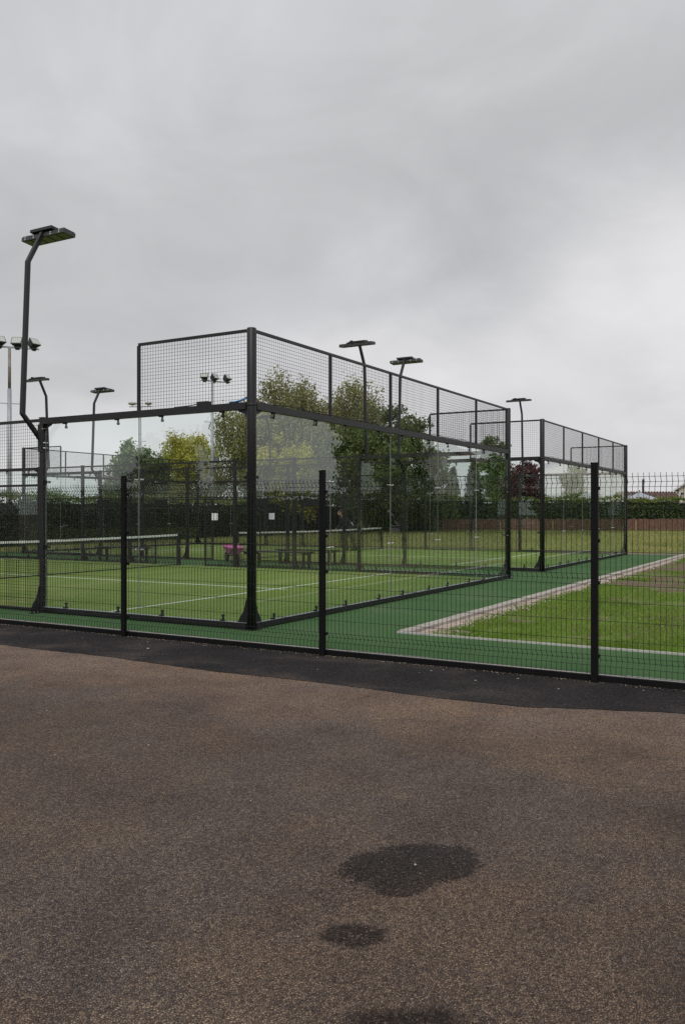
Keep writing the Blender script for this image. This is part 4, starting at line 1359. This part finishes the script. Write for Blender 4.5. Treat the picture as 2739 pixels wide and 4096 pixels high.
def build_person():
    # faces local -x, leaning forward, one hand low on a rake-like reach
    root = tag(empty('person', (21.0, 10.5, 0.012), R(-38)), 'person in dark jacket and trousers leaning forward beyond the farther net', 'person')
    hipL, hipR = (0.10, 0.09, 0.86), (0.10, -0.09, 0.86)
    kneeL, kneeR = (-0.04, 0.11, 0.47), (0.16, -0.10, 0.47)
    ankL, ankR = (0.02, 0.11, 0.08), (0.30, -0.10, 0.08)
    chest = (-0.12, 0, 1.22)
    neck = (-0.22, 0, 1.38)
    head = (-0.31, 0, 1.50)
    shL, shR = (-0.15, 0.19, 1.29), (-0.15, -0.19, 1.29)
    elL, elR = (-0.22, 0.25, 1.00), (-0.20, -0.26, 1.00)
    wrL, wrR = (-0.42, 0.17, 0.86), (-0.40, -0.16, 0.85)
    mb = MB()
    for h_, k_, a_ in ((hipL, kneeL, ankL), (hipR, kneeR, ankR)):
        mb.tube([h_, k_], [0.085, 0.058], 10); mb.ball(k_, 0.058); mb.tube([k_, a_], [0.056, 0.038], 10); mb.ball(h_, 0.09)
        mb.tube([(a_[0] + 0.05, a_[1], 0.045), (a_[0] - 0.15, a_[1], 0.035)], [0.045, 0.032], 8)
        mb.ball((a_[0], a_[1], 0.07), 0.042)
    mb.ball((0.10, 0, 0.90), 0.13, 0.17, 0.13)
    mb.tube([(0.09, 0, 0.92), (-0.02, 0, 1.08), chest, (-0.18, 0, 1.31)], [0.135, 0.13, 0.15, 0.10], 12)
    mb.tube([chest, neck, head], [0.09, 0.055, 0.055], 10)
    for s_, e_, w_, sg in ((shL, elL, wrL, 1), (shR, elR, wrR, -1)):
        mb.ball(s_, 0.065); mb.tube([(-0.15, 0, 1.27), s_], [0.1, 0.06], 10)
        mb.tube([s_, e_], [0.055, 0.042], 10); mb.ball(e_, 0.042); mb.tube([e_, w_], [0.041, 0.027], 10)
        wv = Vector(w_)
        d = (wv - Vector(e_)).normalized()
        pal = wv + d * 0.05
        mb.ball(tuple(pal), 0.042, 0.030, 0.024)
        side = Vector((0, 1, 0))
        for q, ln in enumerate((0.068, 0.078, 0.072, 0.055)):
            a = pal + d * 0.03 + side * (q - 1.5) * 0.019
            bq = a + d * ln * 0.55 + Vector((0, 0, -0.012))
            mb.tube([a, bq, bq + d * ln * 0.2 + Vector((0, 0, -0.035))], [0.010, 0.009, 0.008], 6)
        th = pal - d * 0.02 - side * sg * 0.03
        mb.tube([th, th + d * 0.03 - side * sg * 0.025, th + d * 0.055 - side * sg * 0.03 + Vector((0, 0, -0.02))], [0.012, 0.011, 0.009], 6)
    # head: skull, jaw, nose, ears; it looks down and forward along -x
    H = Vector(head)
    mb.ball(tuple(H + Vector((0.0, 0, 0.035))), 0.098, 0.078, 0.105)
    mb.ball(tuple(H + Vector((-0.035, 0, -0.04))), 0.065, 0.058, 0.07)
    mb.ball(tuple(H + Vector((-0.105, 0, -0.005))), 0.020, 0.014, 0.024, 8, 6)
    for s in (-1, 1):
        mb.ball(tuple(H + Vector((0.01, s * 0.078, 0.005))), 0.022, 0.010, 0.034, 8, 6)
    remesh(mb.build('body', 'skin', root), 0.010, 4)
    # clothes
    mb = MB()
    for h_, k_, a_ in ((hipL, kneeL, ankL), (hipR, kneeR, ankR)):
        mb.ball(h_, 0.108); mb.tube([h_, k_], [0.104, 0.080], 12); mb.ball(k_, 0.080); mb.tube([k_, (a_[0], a_[1], 0.09)], [0.079, 0.068], 12)
    mb.ball((0.10, 0, 0.91), 0.15, 0.185, 0.14)
    remesh(mb.build('trousers', 'trouser_cloth', root), 0.014)
    mb = MB()
    mb.tube([(0.115, 0, 0.88), (0.05, 0, 1.0), (-0.03, 0, 1.10), chest, (-0.19, 0, 1.33)], [0.185, 0.18, 0.175, 0.185, 0.095], 14)
    for s_, e_, w_ in ((shL, elL, wrL), (shR, elR, wrR)):
        mb.ball(s_, 0.085); mb.tube([(-0.14, 0, 1.26), s_], [0.13, 0.085], 10); mb.tube([s_, e_], [0.08, 0.065], 10); mb.ball(e_, 0.065)
        mb.tube([e_, tuple(Vector(e_).lerp(Vector(w_), 0.95))], [0.063, 0.045], 10)
    jk = remesh(mb.build('jacket', 'jacket_cloth', root), 0.014)
    # white piping over the back and shoulder
    for s in (-1, 1):
        MB().tube([(0.06, s * 0.185, 1.18), (0.13, s * 0.18, 1.08), (0.19, s * 0.165, 1.0)], [0.010, 0.018, 0.014], 6).build('white_stripe', 'white_band', root)
    mb = MB()
    for a_ in (ankL, ankR):
        mb.tube([(a_[0] + 0.065, a_[1], 0.05), (a_[0] - 0.06, a_[1], 0.05), (a_[0] - 0.18, a_[1], 0.036)], [0.05, 0.052, 0.036], 10)
        mb.ball((a_[0] + 0.005, a_[1], 0.085), 0.052)
    remesh(mb.build('shoes', 'rubber', root), 0.012, 3)
    mb = MB()
    mb.ball(tuple(H + Vector((0.015, 0, 0.05))), 0.105, 0.088, 0.105)
    mb.ball(tuple(H + Vector((0.05, 0, -0.01))), 0.065, 0.075, 0.08)
    remesh(mb.build('hair', 'hair_dark', root), 0.012, 3)


build_person()


# ------------------------------------------------------------------ houses at the right
def build_houses():
    # cream gabled house, its left corner shows at the right edge of the frame
    ang = R(-86)
    root = tag(empty('house', (73.5, 5.85, -0.05), ang), 'cream rendered gabled house at the right edge beyond the hedge', 'house', 'houses')
    Wd, Dp, He = 9.0, 9.0, 3.75
    MB().prism([(0, 0), (Wd, 0), (Wd, He), (Wd / 2, He + 2.9), (0, He)], 1, 0, Dp).build('wall', 'house_render', root)
    rf = MB()
    for s in (0, 1):
        a, b = ((-0.35, He - 0.20), (Wd / 2, He + 2.93)) if s == 0 else ((Wd + 0.35, He - 0.20), (Wd / 2, He + 2.93))
        rf.prism([a, b, (b[0], b[1] + 0.14), (a[0], a[1] + 0.14)], 1, -0.3, Dp + 0.3)
    ro = rf.build('roof', 'roof_tile', root)
    MB().tube([(-0.37, -0.3, He - 0.17), (-0.37, Dp + 0.3, He - 0.17)], 0.06, 8).build('gutter', 'white_upvc', ro)
    MB().tube([(-0.33, -0.06, He - 0.2), (-0.05, -0.06, He - 0.55), (0.06, -0.06, He - 0.6), (0.06, -0.06, 0)], 0.04, 8).build('downpipe', 'white_upvc', root)
    for s in (0, 1):
        a, b = ((-0.36, He - 0.24), (Wd / 2, He + 2.86)) if s == 0 else ((Wd + 0.36, He - 0.24), (Wd / 2, He + 2.86))
        MB().prism([a, b, (b[0], b[1] + 0.18), (a[0], a[1] + 0.18)], 1, -0.34, -0.305).build('bargeboard', 'white_upvc', ro)
    for x in (2.2, 5.4):
        w = MB().box(x, x + 1.4, -0.05, -0.002, 1.0, 2.3).build('window', 'white_upvc', root)
        MB().box(x + 0.08, x + 0.66, -0.062, -0.051, 1.08, 2.22).box(x + 0.74, x + 1.32, -0.062, -0.051, 1.08, 2.22).build('pane', 'window_glass', w)
    lm = MB()
    lm.box(0.25, 0.33, -0.2, -0.002, He - 0.42, He - 0.36)
    lm.box(0.20, 0.42, -0.30, -0.16, He - 0.56, He - 0.40)
    lm.build('wall_lamp', 'black_paint', root)

    # low tiled house behind, with black flue
    root = tag(empty('house', (76.6, 11.2, -0.05), R(-63)), 'low house with brown tiled roof behind the glazed garden room', 'house', 'houses')
    MB().box(0, 7.4, 0, 5, 0, 2.5).build('wall', 'house_render', root)
    rf = MB().prism([(-0.3, 2.45), (2.5, 3.62), (5.3, 2.45), (5.3, 2.35), (-0.3, 2.35)], 0, -0.2, 7.6)
    ro = rf.build('roof', 'roof_tile', root)
    tm = MB().prism([(-0.32, 2.47), (-0.30, 2.52), (2.5, 3.69), (2.5, 3.63)], 0, 0.0, 0.11).mesh('tile_course', 'roof_tile')
    for i in range(26):
        put('tile_course', tm, root, (0.05 + i * 0.285, 0, 0))
    MB().tube([(2.0, 1.0, 2.2), (2.0, 1.0, 4.75)], 0.11, 14).build('flue', 'black_paint', root, smooth=True)
    MB().tube([(2.0, 1.0, 4.82), (2.0, 1.0, 4.86)], 0.17, 14).tube([(2.0, 1.0, 4.75), (2.0, 1.0, 4.82)], 0.06, 8).build('flue_cowl', 'steel', root)

    # glazed garden room with a grey hipped lantern roof
    root = tag(empty('garden_room', (69.6, 10.15, -0.05), R(-63)), 'garden room with pale grey hipped glass roof above the far hedge', 'building')
    MB().box(0, 4.0, 0, 3, 0, 2.42).build('wall', 'white_upvc', root)
    MB().box(-0.16, 4.16, -0.16, 3.16, 2.421, 2.56).build('fascia', 'black_paint', root)
    hp = [(-0.05, -0.05, 2.562), (4.05, -0.05, 2.562), (4.05, 3.05, 2.562), (-0.05, 3.05, 2.562), (1.9, 1.5, 3.38), (2.3, 1.5, 3.38)]
    for fs in ((0, 1, 5, 4), (1, 2, 5), (2, 3, 4, 5), (3, 0, 4)):
        vs = [Vector(hp[i]) for i in fs]
        nrm_ = (vs[1] - vs[0]).cross(vs[2] - vs[0]).normalized() * 0.03
        k = len(vs)
        MB().add(vs + [v - nrm_ for v in vs], [tuple(range(k)), tuple(range(2 * k - 1, k - 1, -1))] + [(i, k + i, k + (i + 1) % k, (i + 1) % k) for i in range(k)]).build('roof_pane', 'grey_roof_glass', root)
    for a, b in ((0, 4), (1, 5), (2, 5), (3, 4), (4, 5)):
        MB().tube([hp[a], hp[b]], 0.035, 6).build('ridge_bar', 'black_paint' if a != 4 else 'galvanised', root)
    MB().tube([(2.1, 1.5, 3.4), (2.1, 1.5, 3.52), (2.1, 1.5, 3.60)], [0.05, 0.03, 0.08], 8).build('finial', 'black_paint', root)

    root = tag(empty('house', (57.5, -5.0, -0.05), R(-90)), 'long cream house right of the frame, mirrored in the farther glass wall', 'house', 'houses')
    MB().prism([(0, 0), (11, 0), (11, 4.3), (5.5, 6.4), (0, 4.3)], 1, 0, 7).build('wall', 'house_render', root)
    rf = MB()
    for a, b in (((-0.3, 4.15), (5.5, 6.43)), ((11.3, 4.15), (5.5, 6.43))):
        rf.prism([a, b, (b[0], b[1] + 0.14), (a[0], a[1] + 0.14)], 1, -0.3, 7.3)
    rf.build('roof', 'roof_tile', root)
    MB().box(5.2, 5.8, 3.0, 3.6, 6.2, 7.3).build('chimney', 'roof_tile', root)

    # grey rendered building off to the right; seen mirrored in the last panes
    root = tag(empty('house', (47.5, -13.5, -0.05), R(-100)), 'grey rendered building right of the frame, mirrored faintly in the end panes', 'house', 'houses')
    MB().prism([(0, 0), (8, 0), (8, 4.2), (4, 6.4), (0, 4.2)], 1, 0, 9).build('wall', 'grey_render', root)
    rf = MB()
    for a, b in (((-0.3, 4.05), (4, 6.43)), ((8.3, 4.05), (4, 6.43))):
        rf.prism([a, b, (b[0], b[1] + 0.14), (a[0], a[1] + 0.14)], 1, -0.3, 9.3)
    rf.build('roof', 'roof_tile', root)
    MB().box(3.7, 4.3, 3.0, 3.6, 6.2, 7.3).build('chimney', 'roof_tile', root)


build_houses()


# ------------------------------------------------------------------ small things on the tarmac
def chips():
    ico = [(0, 0, 0.6), (1, 0.1, 0), (0.1, 0.8, 0.1), (-1, 0.2, 0), (-0.2, -0.9, 0.05), (0, 0, -0.3)]
    fs = [(0, 1, 2), (0, 2, 3), (0, 3, 4), (0, 4, 1), (5, 2, 1), (5, 3, 2), (5, 4, 3), (5, 1, 4)]
    me = MB().add(ico, fs).mesh('stone_chip', 'pale_chip')
    g = np.random.default_rng(3)
    P = []
    for i in range(22):                # washed up along the fence foot
        P.append((-1.06 - abs(g.normal(0, 0.22)), g.uniform(-6.2, 4.2), g.uniform(0.004, 0.011), -0.054))
    for i in range(18):
        P.append((g.uniform(-6.9, -2.5), g.uniform(-6.3, 0.6), g.uniform(0.004, 0.008), -0.059))
    P.append((-5.70, -5.07, 0.010, -0.059))
    P.append((-1.65, 0.3, 0.020, -0.054))
    for x, y, s, z in P:
        o = put('stone_chip', me, None, (x, y, z + s * 0.25), (0, 0, g.uniform(0, 6.28)))
        o.scale = (s * g.uniform(0.9, 1.8), s, s)
        strip = x > -2.25
        tag(o, 'small pale stone chip lying on the black tarmac strip by the fence' if strip else 'tiny pale stone chip lying on the brown tarmac', 'stone',
            'stone chips on the black strip' if strip else 'stone chips on the brown tarmac')


chips()
